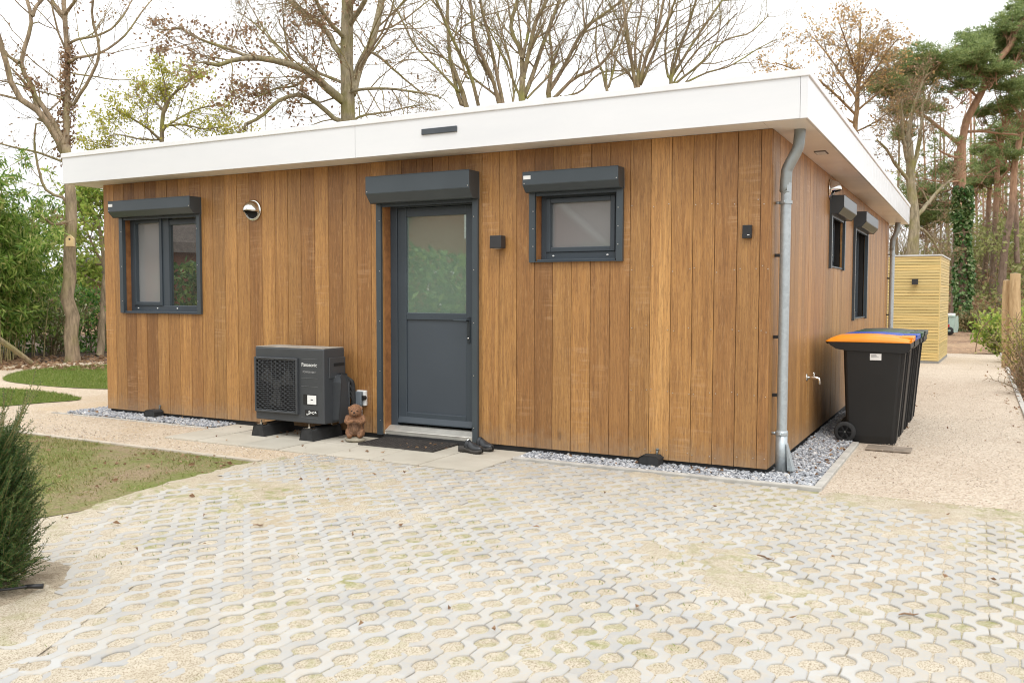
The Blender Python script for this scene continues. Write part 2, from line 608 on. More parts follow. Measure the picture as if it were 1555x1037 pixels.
def white_panel():
    t = NT('white_coated_panel')
    mp = t.n('ShaderNodeMapping', {'Vector': t.obj(), 'Scale': (.3, .3, 1.5)})
    n1 = t.noise(3, 4, .6, mp.outputs[0])
    t.base(t.ramp(n1, [(.3, (.69, .70, .71)), (.7, (.73, .735, .74))]))
    r = t.n('ShaderNodeMapRange', {'Value': t.noise(7, 5, .7), 3: .06, 4: .3})
    t.L(r.outputs[0], t.p.inputs['Roughness'])
    t.p.inputs['Specular IOR Level'].default_value = .5
    t.bump(t.noise(2.5, 3), .06, .02)
    return t.m


ANTH = simple('anthracite_coating', (.043, .056, .069), .38, 0, .08, 3, .05, 200)
ANTH2 = simple('anthracite_shutter', (.060, .074, .084), .34, .2, .08, 3)
BLACKP = simple('black_plastic', (.014, .014, .015), .42, 0, .2, 5, .05, 300)
BINP = simple('charcoal_bin_plastic', (.008, .008, .0078), .5, 0, .25, 3, .12, 220)
RUBBER = simple('black_rubber', (.022, .022, .022), .8, 0, .3, 20, .2, 90)
PUMPM = simple('dark_grey_casing', (.053, .057, .062), .42, .1, .08, 4)
PUMPTOP = simple('pale_casing_top', (.30, .27, .23), .7, 0, .25, 8)  # warm pale top cover, lighter than the casing
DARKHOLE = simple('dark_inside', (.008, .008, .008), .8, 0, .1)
STEEL = simple('brushed_steel', (.70, .69, .66), .16, 1, .06, 8)
SCREW = simple('screw_steel', (.62, .60, .56), .35, .9, .1)
WHITEM = white_panel()
WHITES = simple('white_plastic', (.74, .74, .72), .45, 0, .06)
TRIM = simple('white_roof_trim', (.76, .76, .76), .3, 0, .05)
SOFFIT = simple('cream_soffit_board', (.78, .73, .66), .4, 0, .08, 2)
ROOFM = simple('grey_roofing', (.12, .12, .12), .9, 0, .2)
CLAD = wood_cladding()
REVEAL = simple('hardwood_reveal', (.30, .13, .045), .6, 0, .3, 14)
PINE = pine_slats()
ALU = simple('aluminium_threshold', (.66, .64, .58), .35, .6, .12, 10)
PLINTH = simple('black_plinth', (.02, .02, .02), .8, 0, .3)
ZINC = galv()
DARKZINC = simple('dull_zinc', (.17, .175, .165), .6, .4, .3, 9)
PAVER = concrete()
SANDM = sand()
PATHM = path_gravel('shell_gravel', (.50, .415, .325), (.60, .52, .42), (.41, .325, .245))
PATHL = path_gravel('garden_gravel', (.51, .415, .31), (.60, .51, .40), (.43, .335, .235), (.50, .36, .21))
FOREST = forest_floor()
SOIL = soil()
LAWND = lawn_mat('dry_lawn', True)
LAWNG = lawn_mat('green_lawn', False)
SLAB = slab_mat()
KERBM = simple('kerb_concrete', (.42, .40, .36), .85, 0, .18, 9, .2, 200)
KERBL = simple('sandy_kerb', (.46, .40, .32), .85, 0, .18, 9, .2, 200)
STONE = stone_mat()
BARKG = bark('mossy_bark', (0.130, 0.111, 0.072), (0.377, 0.319, 0.215), (0.208, 0.195, 0.052))
BARKB = bark('brown_bark', (0.130, 0.098, 0.065), (0.390, 0.299, 0.202), (0.260, 0.234, 0.098))
BARKD = bark('oak_bark', (0.098, 0.075, 0.047), (0.325, 0.260, 0.163), (0.247, 0.247, 0.065))
TWIGM = bark('twig_bark', (0.117, 0.091, 0.058), (0.325, 0.247, 0.156), (0.221, 0.202, 0.065), bump=.1)
PBARK = pine_bark()
STICK = bark('dead_wood', (.12, .075, .05), (.30, .2, .13), None)

# ------------------------------------------------------------------ ground
def sheet(name, pts, z, m, kind='structure'):
    mb = MB()
    from mathutils.geometry import tessellate_polygon
    V = [(x, y, z) for x, y in pts]
    tri = tessellate_polygon([[Vector(p) for p in V]])
    T = []
    for a, b, c in tri:
        ax, ay = pts[a]; bx, by = pts[b]; cx, cy = pts[c]
        T.append((a, b, c) if (bx - ax) * (cy - ay) - (by - ay) * (cx - ax) > 0 else (a, c, b))
    mb.add(V, None, T)
    return tag(mb.build(name, m), kind=kind)


def curve(pts, n=6, closed=True):
    P = np.array(pts, float)
    out = []
    N = len(P)
    for i in range(N if closed else N - 1):
        p0, p1, p2, p3 = P[(i - 1) % N], P[i], P[(i + 1) % N], P[(i + 2) % N]
        for k in range(n):
            t = k / n
            out.append(tuple(.5 * ((2 * p1) + (-p0 + p2) * t + (2 * p0 - 5 * p1 + 4 * p2 - p3) * t * t + (-p0 + 3 * p1 - 3 * p2 + p3) * t ** 3)))
    return out


sheet('ground', [(-300, -200), (300, -200), (300, 400), (-300, 400)], -.045, FOREST)
sheet('planting_bed', curve([(-13.5, 9.5), (-15.2, 5.3), (-16.2, 3.6), (-20, 2.6), (-30, 2), (-34, 9), (-24, 14), (-14, 13)]), -.03, SOIL)
sheet('garden_path', [(-1.9, -1.5), (-1.9, .3), (-7.6, .3), (-7.6, 9.9), (-12.6, 9.9), (-13.6, 6.9), (-14.9, 5.2), (-15.7, 3.6), (-17, 3.0), (-30, 2.3), (-30, -1.5)], -.008, PATHL)
sheet('gravel_path', [(.45, -.46), (4, -.46), (4, -.3), (1.93, -.3), (1.93, 17.3), (-14, 17.3), (-14, 10.0), (.45, 10.0)], -.004, PATHM)
sheet('back_lawn', curve([(-12.9, 1.95), (-11.6, 1.6), (-10.06, 1.72), (-8.6, 2.6), (-8.1, 4.5), (-8.2, 7.5), (-10.8, 7.6), (-13.2, 5.7), (-14.0, 4.6), (-14.1, 3.2)]), 0, LAWNG)
sheet('side_lawn', curve([(-9.2, .72), (-9.28, .2), (-9.42, -.38), (-9.8, -1.0), (-12, -1.2), (-14.5, -.4), (-14, .55), (-11.4, 1.0), (-10.2, 1.0)]), 0, LAWNG)
EDGE_Y = [-9, -7, -4.94, -4.34, -4.2, -3.9, -3.16, -2.05, -1.4, 3]
EDGE_X = [-1.4, -1.6, -1.95, -2.42, -2.8, -3.2, -3.66, -3.8, -3.86, -3.86]
def edge(y):
    return np.interp(y, EDGE_Y, EDGE_X)
sheet('front_lawn', [(-3.86, -1.502), (-3.79, -2.2), (-3.70, -2.9), (-3.66, -3.25), (-3.8, -3.7), (-4.2, -4.0), (-5, -4.2), (-9, -4.6), (-12, -4.6), (-12, -1.502)], .002, LAWND)
sheet('yew_soil', [(-2.0, -9), (-1.2, -6), (-2.2, -4), (-3.2, -3.2), (-3.7, -3), (-12, -3), (-12, -9)], -.002, sand('bed_soil', False))

# kerbs
kb = MB()
kb.box(-3.88, -30, -1.50, -1.445, -.06, .014)
tag(kb.build('garden_kerb', KERBL), kind='structure')
kb = MB()
kb.box(-2.06, .46, -.365, -.305, -.05, .022)
kb.box(.40, .46, -.3045, 1.9, -.05, .024)
kb.box(-8.3, -5.62, -.33, -.29, -.05, .004)
tag(bevel(kb.build('gravel_kerb', KERBM), .006), kind='structure')
kb = MB()
for k in range(18):
    kb.box(1.93, 1.99, -.3 + k * 1.0, .692 + k * 1.0, -.05, .02 + .008 * rng.random())
tag(bevel(kb.build('path_kerb', KERBM), .006), kind='structure')

# patio slabs
ps = MB()
xs = [-5.62, -5.18, -4.635, -4.14, -3.6, -3.12, -2.62, -2.07]
for a, b in zip(xs[:-1], xs[1:]):
    for y0, y1 in ((-.97, -.494), (-.484, -.02)):
        j = rng.random() * .004
        ps.box(a + .005, b - .005, y0, y1, -.04, .006 + j)
tag(bevel(ps.build('patio', SLAB), .003, 1), kind='structure')

# wave-shaped grass pavers: strips running away from the house, scalloped holes filled with sand
pv = MB()
DY = .0125
for i in range(-42, 44):
    x0 = i * .1; x1 = x0 + .1
    ys = np.arange(-8.0, -.37, DY)
    def bite(par):
        u = ((ys + .1 * par + .01 + .1) % .2) - .1
        return np.where(np.abs(u) < .053, .046 * np.sqrt(np.clip(1 - (np.abs(u) / .053) ** 2.3, 0, 1)), 0)
    wob = .0025 * np.sin(ys * 31 + i)
    g0 = .0026; Lx = x0 + g0 + bite(i % 2) + wob
    Rx = x1 - g0 - bite((i + 1) % 2) + wob
    if i % 2 == 0:
        pass
    piece = np.floor((ys + .013 * i) / .4).astype(int)
    hj = np.random.default_rng(100 + i).random(64)
    z = .0005 + (hj[piece % 64] - .5) * .005 + .004 * (fbm(np.full_like(ys, x0) * .8 + 20, ys * .8 + 40, 5) - .5)
    ch = .004
    n = len(ys)
    V = np.stack([np.stack([Lx, ys, z - .028], 1), np.stack([Lx, ys, z - ch], 1), np.stack([Lx + ch, ys, z], 1), np.stack([Rx - ch, ys, z], 1), np.stack([Rx, ys, z - ch], 1), np.stack([Rx, ys, z - .028], 1)], 1)
    ki = np.arange(n - 1)
    same = piece[:-1] == piece[1:]
    ok = (x0 > edge(ys[:-1]))
    ok &= ~((ys[:-1] > -.99) & (x1 < -2.06) & (x0 > -5.6))
    ok &= ~((ys[:-1] > -.475 - .02 * hj[3]) & (x0 > .3))
    ok &= ~((x1 < -3.75) & (ys[:-1] > -1.4))
    ki = ki[ok]
    Q = np.concatenate([np.stack([ki * 6 + c, ki * 6 + c + 1, (ki + 1) * 6 + c + 1, (ki + 1) * 6 + c], 1) for c in range(5)])
    pv.add(V.reshape(-1, 3), Q, None, np.tile(hj[(piece[ki] + 7) % 64], 5))
tag(pv.build('driveway', PAVER, rnd=True), kind='structure')

def heightsheet(name, x0, x1, y0, y1, st, fz, m, cut=None):
    X, Y = np.meshgrid(np.arange(x0, x1, st), np.arange(y0, y1, st), indexing='ij')
    Z = fz(X, Y)
    a, b = X.shape
    idx = np.arange(a * b).reshape(a, b)
    Q = np.stack([idx[:-1, :-1], idx[1:, :-1], idx[1:, 1:], idx[:-1, 1:]], -1).reshape(-1, 4)
    if cut is not None:
        c = Q[:, 0]
        Q = Q[cut(X.ravel()[c], Y.ravel()[c])]
    mb = MB(); mb.add(np.stack([X, Y, Z], -1).reshape(-1, 3), Q)
    return tag(mb.build(name, m, smooth=True), kind='structure')

def zs(X, Y):
    base = -.0055 + .012 * (fbm(X * 7, Y * 7, 11) - .5) + .004 * (vnoise(X * 30, Y * 30, 3) - .5)
    pm = fbm(X * .85 + 5, Y * .85 + 9, 21) * .5 + fbm(X * 3 + 5, Y * 3 + 2, 31) * .35 + vnoise(X * 17, Y * 17, 37) * .15
    pm = pm - .06 * ((X < -.7) & (Y < -3.0))
    z = base + np.clip((pm - .525) / .13, 0, 1.2) * .0115
    # sand drifts at the gravel path, the patio and round the lawn edge
    z = np.maximum(z, .006 - .05 * np.abs(np.minimum(0, Y + .56 + .12 * (fbm(X * 2, Y * 2, 8) - .3))) - .2 * np.clip(.55 - X, 0, 1))
    e = X - edge(Y)
    z = np.where(e > 0, z + .012 * np.clip(1 - e / .13, 0, 1) * fbm(X * 4, Y * 4, 9), .012 * fbm(X * 5, Y * 5, 9) + .003 + .07 * e * (.4 + fbm(X * 3, Y * 3, 13)))
    return z
heightsheet('driveway_sand', -4.3, 3.4, -8, -.36, .02, zs, SANDM, lambda x, y: (x > edge(y) - .32) & ~((y > -.985) & (x < -2.07) & (x > -5.6)) & ~((x < -3.4) & (y > -1.22)) & ~((x < -3.87) & (y > -1.52)))
YC = np.array([-2.80, -4.48])
def zm(X, Y):
    d = np.hypot(X - YC[0], (Y - YC[1]))
    return .055 - .135 * d + .022 * (fbm(X * 5, Y * 5, 41) - .5) - .06 * np.clip(X - YC[0] - .35, 0, 1)
heightsheet('yew_bed', -3.9, -2.0, -5.3, -3.4, .025, zm, sand('bed_sand', False), lambda x, y: zm(x, y) > -.02)

# chippings along the walls
def stones(n, regions, size, seed):
    r = np.random.default_rng(seed)
    t = (1 + 5 ** .5) / 2
    IV = norm(np.array([(-1, t, 0), (1, t, 0), (-1, -t, 0), (1, -t, 0), (0, -1, t), (0, 1, t), (0, -1, -t), (0, 1, -t), (t, 0, -1), (t, 0, 1), (-t, 0, -1), (-t, 0, 1)], float))
    IT = np.array([(0, 11, 5), (0, 5, 1), (0, 1, 7), (0, 7, 10), (0, 10, 11), (1, 5, 9), (5, 11, 4), (11, 10, 2), (10, 7, 6), (7, 1, 8), (3, 9, 4), (3, 4, 2), (3, 2, 6), (3, 6, 8), (3, 8, 9), (4, 9, 5), (2, 4, 11), (6, 2, 10), (8, 6, 7), (9, 8, 1)])
    ar = np.array([(b - a) * (d - c) for a, b, c, d in regions])
    pick = r.choice(len(regions), n, p=ar / ar.sum())
    rg = np.array(regions)[pick]
    x = rg[:, 0] + r.random(n) * (rg[:, 1] - rg[:, 0]); y = rg[:, 2] + r.random(n) * (rg[:, 3] - rg[:, 2])
    V = IV[None] * (1 + .35 * (r.random((n, 12, 1)) - .5))
    V = V * (size * (.55 + .9 * r.random((n, 1, 1)))) * np.stack([.8 + .5 * r.random(n), .7 + .4 * r.random(n), .45 + .3 * r.random(n)], 1)[:, None]
    a = r.random(n) * 2 * PI
    X = V[..., 0] * np.cos(a)[:, None] - V[..., 1] * np.sin(a)[:, None]; Y = V[..., 0] * np.sin(a)[:, None] + V[..., 1] * np.cos(a)[:, None]
    tl = (r.random((n, 1)) - .5) * 1.2
    Z = V[..., 2] + X * tl
    V = np.stack([X + x[:, None], Y + y[:, None], Z + (.002 + .014 * r.random(n))[:, None]], -1)
    T = (IT[None] + 12 * np.arange(n)[:, None, None]).reshape(-1, 3)
    mb = MB(); mb.add(V.reshape(-1, 3), None, T)
    return mb
gs = MB(); gs.box(-8.15, -5.66, -.285, .0, -.05, -.006); gs.box(-2.06, .395, -.3, 0, -.05, -.006); gs.box(.005, .395, .005, 9.9, -.05, -.006); gs.box(-8.15, -7.72, .003, 1.2, -.05, -.006)
tag(gs.build('gravel_bed', simple('gravel_base', (.16, .165, .175), .9, 0, .5, 70, .5, 90)), kind='structure')
st = stones(11500, [(-8.1, -5.66, -.285, .05), (-2.06, .39, -.3, .05), (.0, .39, .0, 4.2), (-8.1, -7.72, 0, .5)], .0135, 3)
tag(st.build('grey_gravel', STONE), 'grey stone chippings in strips along the cladding base', 'gravel', kind='stuff')

pb = stones(5000, [(.47, 1.9, -.5, 1.5), (.47, 1.9, -.5, 4.5), (.75, 1.9, 1.5, 9)], .0045, 13)
tag(pb.build('path_pebbles', leafmat('loose_shell_chips', [(0, (.24, .19, .14)), (.25, (.46, .38, .30)), (.75, (.58, .50, .41)), (1, (.70, .65, .58))], 0)), 'loose shell chips on the side path', 'gravel', kind='stuff')
pb = stones(4000, [(-8.5, -3.4, -1.44, -1.0), (-10, -5.7, -1.44, -.3)], .005, 14)
tag(pb.build('garden_pebbles', bpy.data.materials['loose_shell_chips']), 'loose shell chips on the garden path', 'gravel', kind='stuff')

# ------------------------------------------------------------------ bungalow
H = 2.6835; Lw = 7.715; D = 9.974; TH = .022
house = empty('bungalow')
tag(house, 'flat roofed bungalow clad in upright brown hardwood boards with a white fascia', 'bungalow')
OPEN_F = [(-7.378, -6.165, 1.20, 2.42), (-3.676, -2.653, 0.0, 2.42), (-2.019, -1.264, 1.705, 2.42)]
OPEN_S = [(2.99, 3.97, 1.72, 2.42), (5.03, 6.42, 1.11, 2.42)]

def boards(edges, openings, zb, zt, place, mb, seed, tone_floor=0):
    r = np.random.default_rng(seed)
    for a, b in zip(edges[:-1], edges[1:]):
        rn = tone_floor + (1 - tone_floor) * r.random()
        rects = [(a + .0023, b - .0023, zb, zt)]
        for o in openings:
            new = []
            for (x0, x1, z0, z1) in rects:
                if x1 <= o[0] or x0 >= o[1] or z1 <= o[2] or z0 >= o[3]:
                    new.append((x0, x1, z0, z1)); continue
                if x0 < o[0]: new.append((x0, o[0], z0, z1))
                if x1 > o[1]: new.append((o[1], x1, z0, z1))
                xa, xb = max(x0, o[0]), min(x1, o[1])
                if z0 < o[2]: new.append((xa, xb, z0, o[2]))
                if z1 > o[3]: new.append((xa, xb, o[3], z1))
            rects = new
        off = (r.random() - .5) * .002
        for (x0, x1, z0, z1) in rects:
            if x1 - x0 < .004 or z1 - z0 < .004: continue
            place(mb, x0, x1, z0, z1, rn, off)

fb = MB()
ef = [-.001] + [-.085 - .1775 * k for k in range(0, 43)] + [-Lw]
ef = sorted(set(round(e, 4) for e in ef))
boards(ef, OPEN_F, .05, H - .002, lambda mb, a, b, z0, z1, rn, off: mb.box(a, b, off, TH + off, z0, z1, rn), fb, 5)
es = [.025] + [.12 + .1775 * k for k in range(0, 56)]
es = [e for e in es if e < D - .03] + [D]
boards(es, OPEN_S, .05, H - .002, lambda mb, a, b, z0, z1, rn, off: mb.box(-TH - off, -off, a, b, z0, z1, rn), fb, 8, .45)  # side boards take only the paler board tones
# fixing screws belong to the boards
sr = np.random.default_rng(4)
for e0, e1 in zip(ef[:-1], ef[1:]):
    if e0 < -1.3: continue
    for z in (.12, .62, 1.13, 1.62, 2.13):
        for fx in ((e0 + .022), (e1 - .022)):
            zz = z + sr.normal(0, .012); xx = fx + sr.normal(0, .004)
            if sr.random() < .3: continue
            if any(o[0] < xx < o[1] and o[2] < zz < o[3] for o in OPEN_F): continue
            fb.box(xx - .0032, xx + .0032, -.0035, .001, zz - .0032, zz + .0032, .5, 1)
fb.build('cladding', [CLAD, SCREW], house, rnd=True)
lf = MB()
boards([e for e in np.arange(0, D, .1775)] + [D], [], .05, H - .002, lambda mb, a, b, z0, z1, rn, off: mb.box(-Lw - .001, -Lw + .02, a, b, z0, z1, rn), lf, 9)
boards([-Lw + .18 * k for k in range(43)] + [0], [], .05, H - .002, lambda mb, a, b, z0, z1, rn, off: mb.box(a, b, D - .02, D + .001, z0, z1, rn), lf, 10)
lf.build('rear_cladding', CLAD, house, rnd=True)
core = MB()
def wallcore(mb, edges_, openings, z0, z1, put):
    for a, b in zip(edges_[:-1], edges_[1:]):
        segs = [(z0, z1)]
        for o in openings:
            if a >= o[0] - 1e-6 and b <= o[1] + 1e-6:
                segs = [(z0, o[2])] if o[3] >= 2.4 else segs
                segs = [s_ for s_ in segs if s_[1] - s_[0] > .01] + [(o[3], z1)]
        for s_ in segs: put(mb, a, b, *s_)
wallcore(core, [-Lw + .03, -7.378, -6.165, -3.676, -2.653, -2.019, -1.264, -.03], OPEN_F, .04, H - .004, lambda mb, a, b, c, d: mb.box(a, b, .03, .2, c, d))
wallcore(core, [.21, 2.99, 3.97, 5.03, 6.42, D - .03], OPEN_S, .04, H - .004, lambda mb, a, b, c, d: mb.box(-.2, -.03, a, b, c, d))
core.box(-Lw + .03, -Lw + .2, .21, D - .03, .04, H - .004)
core.box(-Lw + .21, -.21, D - .2, D - .03, .04, H - .004)
core.build('wall', simple('dark_membrane', (.02, .018, .016), .9), house)
pl = MB()
pl.box(-Lw + .03, -3.68, .022, .1, -.04, .055); pl.box(-2.65, -.035, .022, .1, -.04, .055); pl.box(-.1, -.024, .024, D - .04, -.04, .055); pl.box(-Lw + .024, -Lw + .1, .11, D - .04, -.04, .055)
pl.box(-3.68, -2.65, .004, .1, -.04, .045)
pl.build('plinth', PLINTH, house)
# reveals
def reveal(x0, x1, z0, z1, dep, bottom=True):
    for a, b in ((x0 - .012, x0 + .002), (x1 - .002, x1 + .012)):
        mb = MB(); mb.box(a, b, .0225, dep, z0, z1); mb.build(bottom, REVEAL, house)
reveal(-7.378, -6.165, 1.2, 2.35, .16, 'window_reveal')
reveal(-3.676, -2.653, .06, 2.35, .18, 'door_reveal')
reveal(-2.019, -1.264, 1.705, 2.35, .16, 'window_reveal')
# roof: fascia, trim, soffit
ox = .303
F = .349
x0, x1, y0, y1 = -Lw - .313, ox, -.297, D + .309
fz0, fz1 = H, H + F
fa = MB()
fa.box(x0, -3.774, y0, y0 + .02, fz0, fz1 - .05); fa.box(-3.770, x1 - .055, y0, y0 + .02, fz0, fz1 - .05); fa.box(x1 - .053, x1, y0 - .002, y0 + .019, fz0 - .001, fz1 - .05)
fa.box(x1 - .02, x1, y0 + .02, 5.0, fz0, fz1 - .05); fa.box(x1 - .02, x1, 5.003, y1, fz0, fz1 - .05)
fa.box(x0, x0 + .02, y0 + .021, y1 - .021, fz0, fz1 - .05); fa.box(x0, x1 - .021, y1 - .02, y1, fz0, fz1 - .05)
bevel(fa.build('fascia', WHITEM, house), .003)
tr = MB()
tr.box(x0 - .012, x1 + .012, y0 - .012, y0 + .06, fz1 - .052, fz1); tr.box(x1 - .06, x1 + .012, y0 + .061, y1 + .012, fz1 - .052, fz1)
tr.box(x0 - .012, x0 + .06, y0 + .061, y1 + .012, fz1 - .052, fz1); tr.box(x0 + .061, x1 - .061, y1 - .05, y1 + .012, fz1 - .052, fz1)
bevel(tr.build('roof_trim', TRIM, house), .006)
ro = MB(); ro.box(x0 + .03, x1 - .03, y0 + .03, y1 - .03, fz1 - .09, fz1 - .055)
ro.build('roof', ROOFM, house)
so = MB()
ys_ = [y0 + .02, 2.45, 4.9, 7.4, y1 - .02]
for a, b in zip(ys_[:-1], ys_[1:]): so.box(-.02, x1 - .021, a + .0015, b - .0015, fz0 + .001, fz0 + .015)
xs_ = [x0 + .021, -5.4, -2.6, -.022]
for a, b in zip(xs_[:-1], xs_[1:]): so.box(a + .0015, b - .0015, y0 + .021, .03, fz0 + .001, fz0 + .015)
so.box(x0 + .021, -Lw + .02, .031, y1 - .03, fz0 + .001, fz0 + .015)
so.build('soffit', SOFFIT, house)
# soffit vent grille and fascia plate
gv = empty('soffit_grille', (.15, 1.34, fz0)); gv.parent = house
g_ = MB(); g_.box(-.05, .05, -.09, .09, -.008, .001); g_.build('grille_frame', simple('grille_shadow', (.16, .14, .12), .7), gv)
g_ = MB()
for k in range(7): g_.box(-.04, .04, -.075 + k * .0225, -.062 + k * .0225, -.013, -.0085)
g_.build('grille_slats', WHITES, gv)
fp = MB(); fp.box(-3.02, -2.65, y0 - .014, y0 - .001, 2.832, 2.884)
fpo = bevel(fp.build('fascia_plate', simple('plate_grey', (.07, .08, .09), .4, .3, .1), house), .004)

def window(name, x0, x1, z0, z1, panes, dep, T, caps=0, sash=True):
    # frame set back dep behind the wall face; T maps (u, depth, z) to the object's own axes through the root's rotation
    rt = empty(name)
    rt.parent = house
    rt.matrix_local = T
    f = MB()
    d0, d1 = dep, dep + .07
    fw = .052
    f.box(x0, x0 + fw, d0, d1, z0, z1); f.box(x1 - fw, x1, d0, d1, z0, z1)
    f.box(x0 + fw, x1 - fw, d0, d1, z1 - fw, z1); f.box(x0 + fw, x1 - fw, d0, d1, z0, z0 + fw + .02)
    for (a, b) in [(p[1], q[0]) for p, q in zip(panes[:-1], panes[1:])]:
        f.box(a, b, d0 + .002, d1, z0 + fw + .02, z1 - fw)
    bevel(f.build('window_frame', ANTH, rt), .004)
    for (a, b, m, has) in panes:
        zb, zt = z0 + fw + .02, z1 - fw
        if has:
            s = MB(); sw = .042
            e0, e1 = d0 - .012, d0 + .05
            s.box(a, a + sw, e0, e1, zb, zt); s.box(b - sw, b, e0, e1, zb, zt); s.box(a + sw, b - sw, e0, e1, zt - sw, zt); s.box(a + sw, b - sw, e0, e1, zb, zb + sw)
            bevel(s.build('sash', ANTH, rt), .005)
            a, b, zb, zt = a + sw, b - sw, zb + sw, zt - sw
        p = MB(); p.box(a, b, d0 + .035, d0 + .042, zb, zt); p.build('window_pane', m, rt)
    sl = MB(); sl.box(x0 + .01, x1 - .01, -.012, dep, z0 - .012, z0 + .006)
    bevel(sl.build('window_sill', ANTH, rt), .003)
    if caps:
        for k in range(caps):
            c = MB()
            xx = x0 + .12 + (x1 - x0 - .24) * k / (caps - 1)
            c.ell((xx, d0 - .002, z0 + .04), (.011, .006, .008), 8)
            c.build('drain_cap', WHITES, rt, True)
    return rt

SCREEN = glass('insect_screen_pane', (.23, .228, .228), .05, .06)
DARKG = glass('dark_glass', (.012, .013, .012), .004, .30)
DOORG = glass('green_tinted_glass', (.16, .225, .175), .012, .26)
I4 = Matrix.Identity(4)
RS = Matrix.Rotation(R(90), 4, 'Z')   # local x -> +y, local y -> -x : wall on x = 0
w1 = window('window', -7.376, -6.167, 1.205, 2.318, [(-7.32, -6.84, SCREEN, True), (-6.735, -6.22, DARKG, False)], .09, I4, 4)
w1['label'] = 'two light window with a grey screen on its left half'
b_ = MB(); b_.box(-6.735, -6.22, .10, .122, 2.19, 2.255); bevel(b_.build('screen_cassette', ANTH, w1), .006)
w2 = window('window', -2.017, -1.266, 1.71, 2.305, [(-1.965, -1.318, SCREEN, True)], .09, I4, 2)
w3 = window('window', 2.992, 3.968, 1.725, 2.40, [(3.045, 3.915, DARKG, True)], .09, RS)
w4 = window('window', 5.032, 6.418, 1.115, 2.40, [(5.085, 5.70, DARKG, True), (5.76, 6.365, DARKG, False)], .09, RS)

def shutter(x0, x1, zb, zt, d, T, label, bz, screws=3):
    rt = empty('roller_shutter'); rt.parent = house; rt.matrix_local = T
    b = MB(); hgt = zt - zb
    b.prism([(-.003, zt), (-d, zt), (-d, zt - hgt * .66), (-d * .62, zb), (-.003, zb)], 0, x0, x1)
    o = bevel(b.build('shutter_box', ANTH2, rt), .004)
    for (a, c) in ((x0, x0 + .056), (x1 - .056, x1)):
        r_ = MB(); r_.box(a, c, -.030, .016, bz, zb - .001)
        s_ = r_
        for k in range(screws):
            zz = bz + .14 + (zb - bz - .3) * k / max(1, screws - 1)
            n0 = len(s_.qm)
            s_.lathe([(0, -.003), (.0042, -.0025), (.005, 0)], ((a + c) / 2 + .012 * (1 if a == x0 else -1), -.031, zz), (0, 1, 0), 8)
            s_.qm[n0][:] = 1
        r_.build('guide_rail', [ANTH2, SCREW], rt)
    bb = MB(); bb.box(x0 + .058, x1 - .058, -.02, .012, zb - .028, zb - .002)
    bb.build('bottom_bar', ANTH, rt)
    for xx in (x0 + .012, x1 - .012):
        e = MB(); e.ell((xx, -d - .001, zt - hgt * .58), (.005, .003, .005), 6)
        e.build('end_screw', SCREW, rt, True)
    if label:
        lb = MB(); lb.box(x0 + .006, x0 + .075, -d - .0035, -d - .001, zt - .062, zt - .03); lb.build('white_sticker', WHITES, rt)
    return rt
shutter(-7.42, -6.112, 2.285, 2.462, .165, I4, True, 1.188)
shutter(-3.735, -2.60, 2.275, 2.515, .185, I4, False, .045, 5)
shutter(-2.078, -1.206, 2.295, 2.460, .15, I4, True, 1.69)
shutter(2.95, 4.03, 2.28, 2.47, .145, RS, False, 1.70)
shutter(4.99, 6.46, 2.28, 2.47, .152, RS, False, 1.09, 5)
# dark drip sills under the front windows
for (a, b, z) in ((-7.36, -6.17, 1.188), (-2.02, -1.264, 1.692)):
    m_ = MB(); m_.box(a, b, -.03, .01, z, z + .006); m_.build('drip_sill', ANTH, house)

# door
dr = empty('front_door'); dr.parent = house
f = MB(); y_ = .12
f.box(-3.674, -3.594, y_, y_ + .08, .12, 2.40); f.box(-2.735, -2.655, y_, y_ + .08, .12, 2.40); f.box(-3.594, -2.735, y_, y_ + .08, 2.245, 2.40)
bevel(f.build('door_frame', ANTH, dr), .004)
lf_ = empty('door_leaf'); lf_.parent = dr
f = MB(); a, b = -3.591, -2.738
z0, z1 = .15, 2.242; sw = .10
f.box(a, a + sw, y_ + .006, y_ + .075, z0, z1); f.box(b - .078, b, y_ + .006, y_ + .075, z0, z1)
f.box(a + sw, b - .078, y_ + .006, y_ + .075, z1 - .087, z1); f.box(a + sw, b - .078, y_ + .006, y_ + .075, 1.165, 1.232); f.box(a + sw, b - .078, y_ + .006, y_ + .075, z0, .262)
lf_o = bevel(f.build('door_stiles', ANTH, dr), .005)
bpy.data.objects.remove(lf_)
f = MB(); f.box(a + sw, b - .078, y_ + .022, y_ + .05, .262, 1.165); f.build('door_panel', simple('door_panel_grey', (.050, .062, .076), .5, 0, .06, 2, .08, 260), dr)
f = MB(); f.box(a + sw, b - .078, y_ + .03, y_ + .04, 1.232, z1 - .087); f.build('door_glass', DOORG, dr)
f = MB()
f.prism([(y_ + .006, .215), (y_ - .012, .165), (y_ - .012, .155), (y_ + .006, .155)], 0, a + .005, b - .005)
f.build('weather_bar', ANTH, dr)
f = MB(); f.prism([(.02, .046), (.02, .085), (.10, .125), (.2, .128), (.2, .046)], 0, -3.674, -2.655)
bevel(f.build('threshold', ALU, dr), .004)
hd = MB(); hx = -2.782
hd.box(hx - .014, hx + .014, y_ - .006, y_ + .0055, .955, 1.20)
hd.tube([(hx, y_ - .004, 1.165), (hx, y_ - .055, 1.165)], .009, 8); hd.tube([(hx + .006, y_ - .055, 1.165), (hx - .06, y_ - .058, 1.166), (hx - .135, y_ - .052, 1.165)], [.010, .009, .008], 8)
ho = bevel(hd.build('door_handle', simple('handle_grey', (.05, .06, .07), .3, .5, .1), dr), .003)
k_ = MB(); k_.lathe([(0, -.011), (.008, -.010), (.009, 0)], (hx, y_ - .006, 1.0), (0, 1, 0), 10); k_.build('lock_cylinder', STEEL, dr, True)

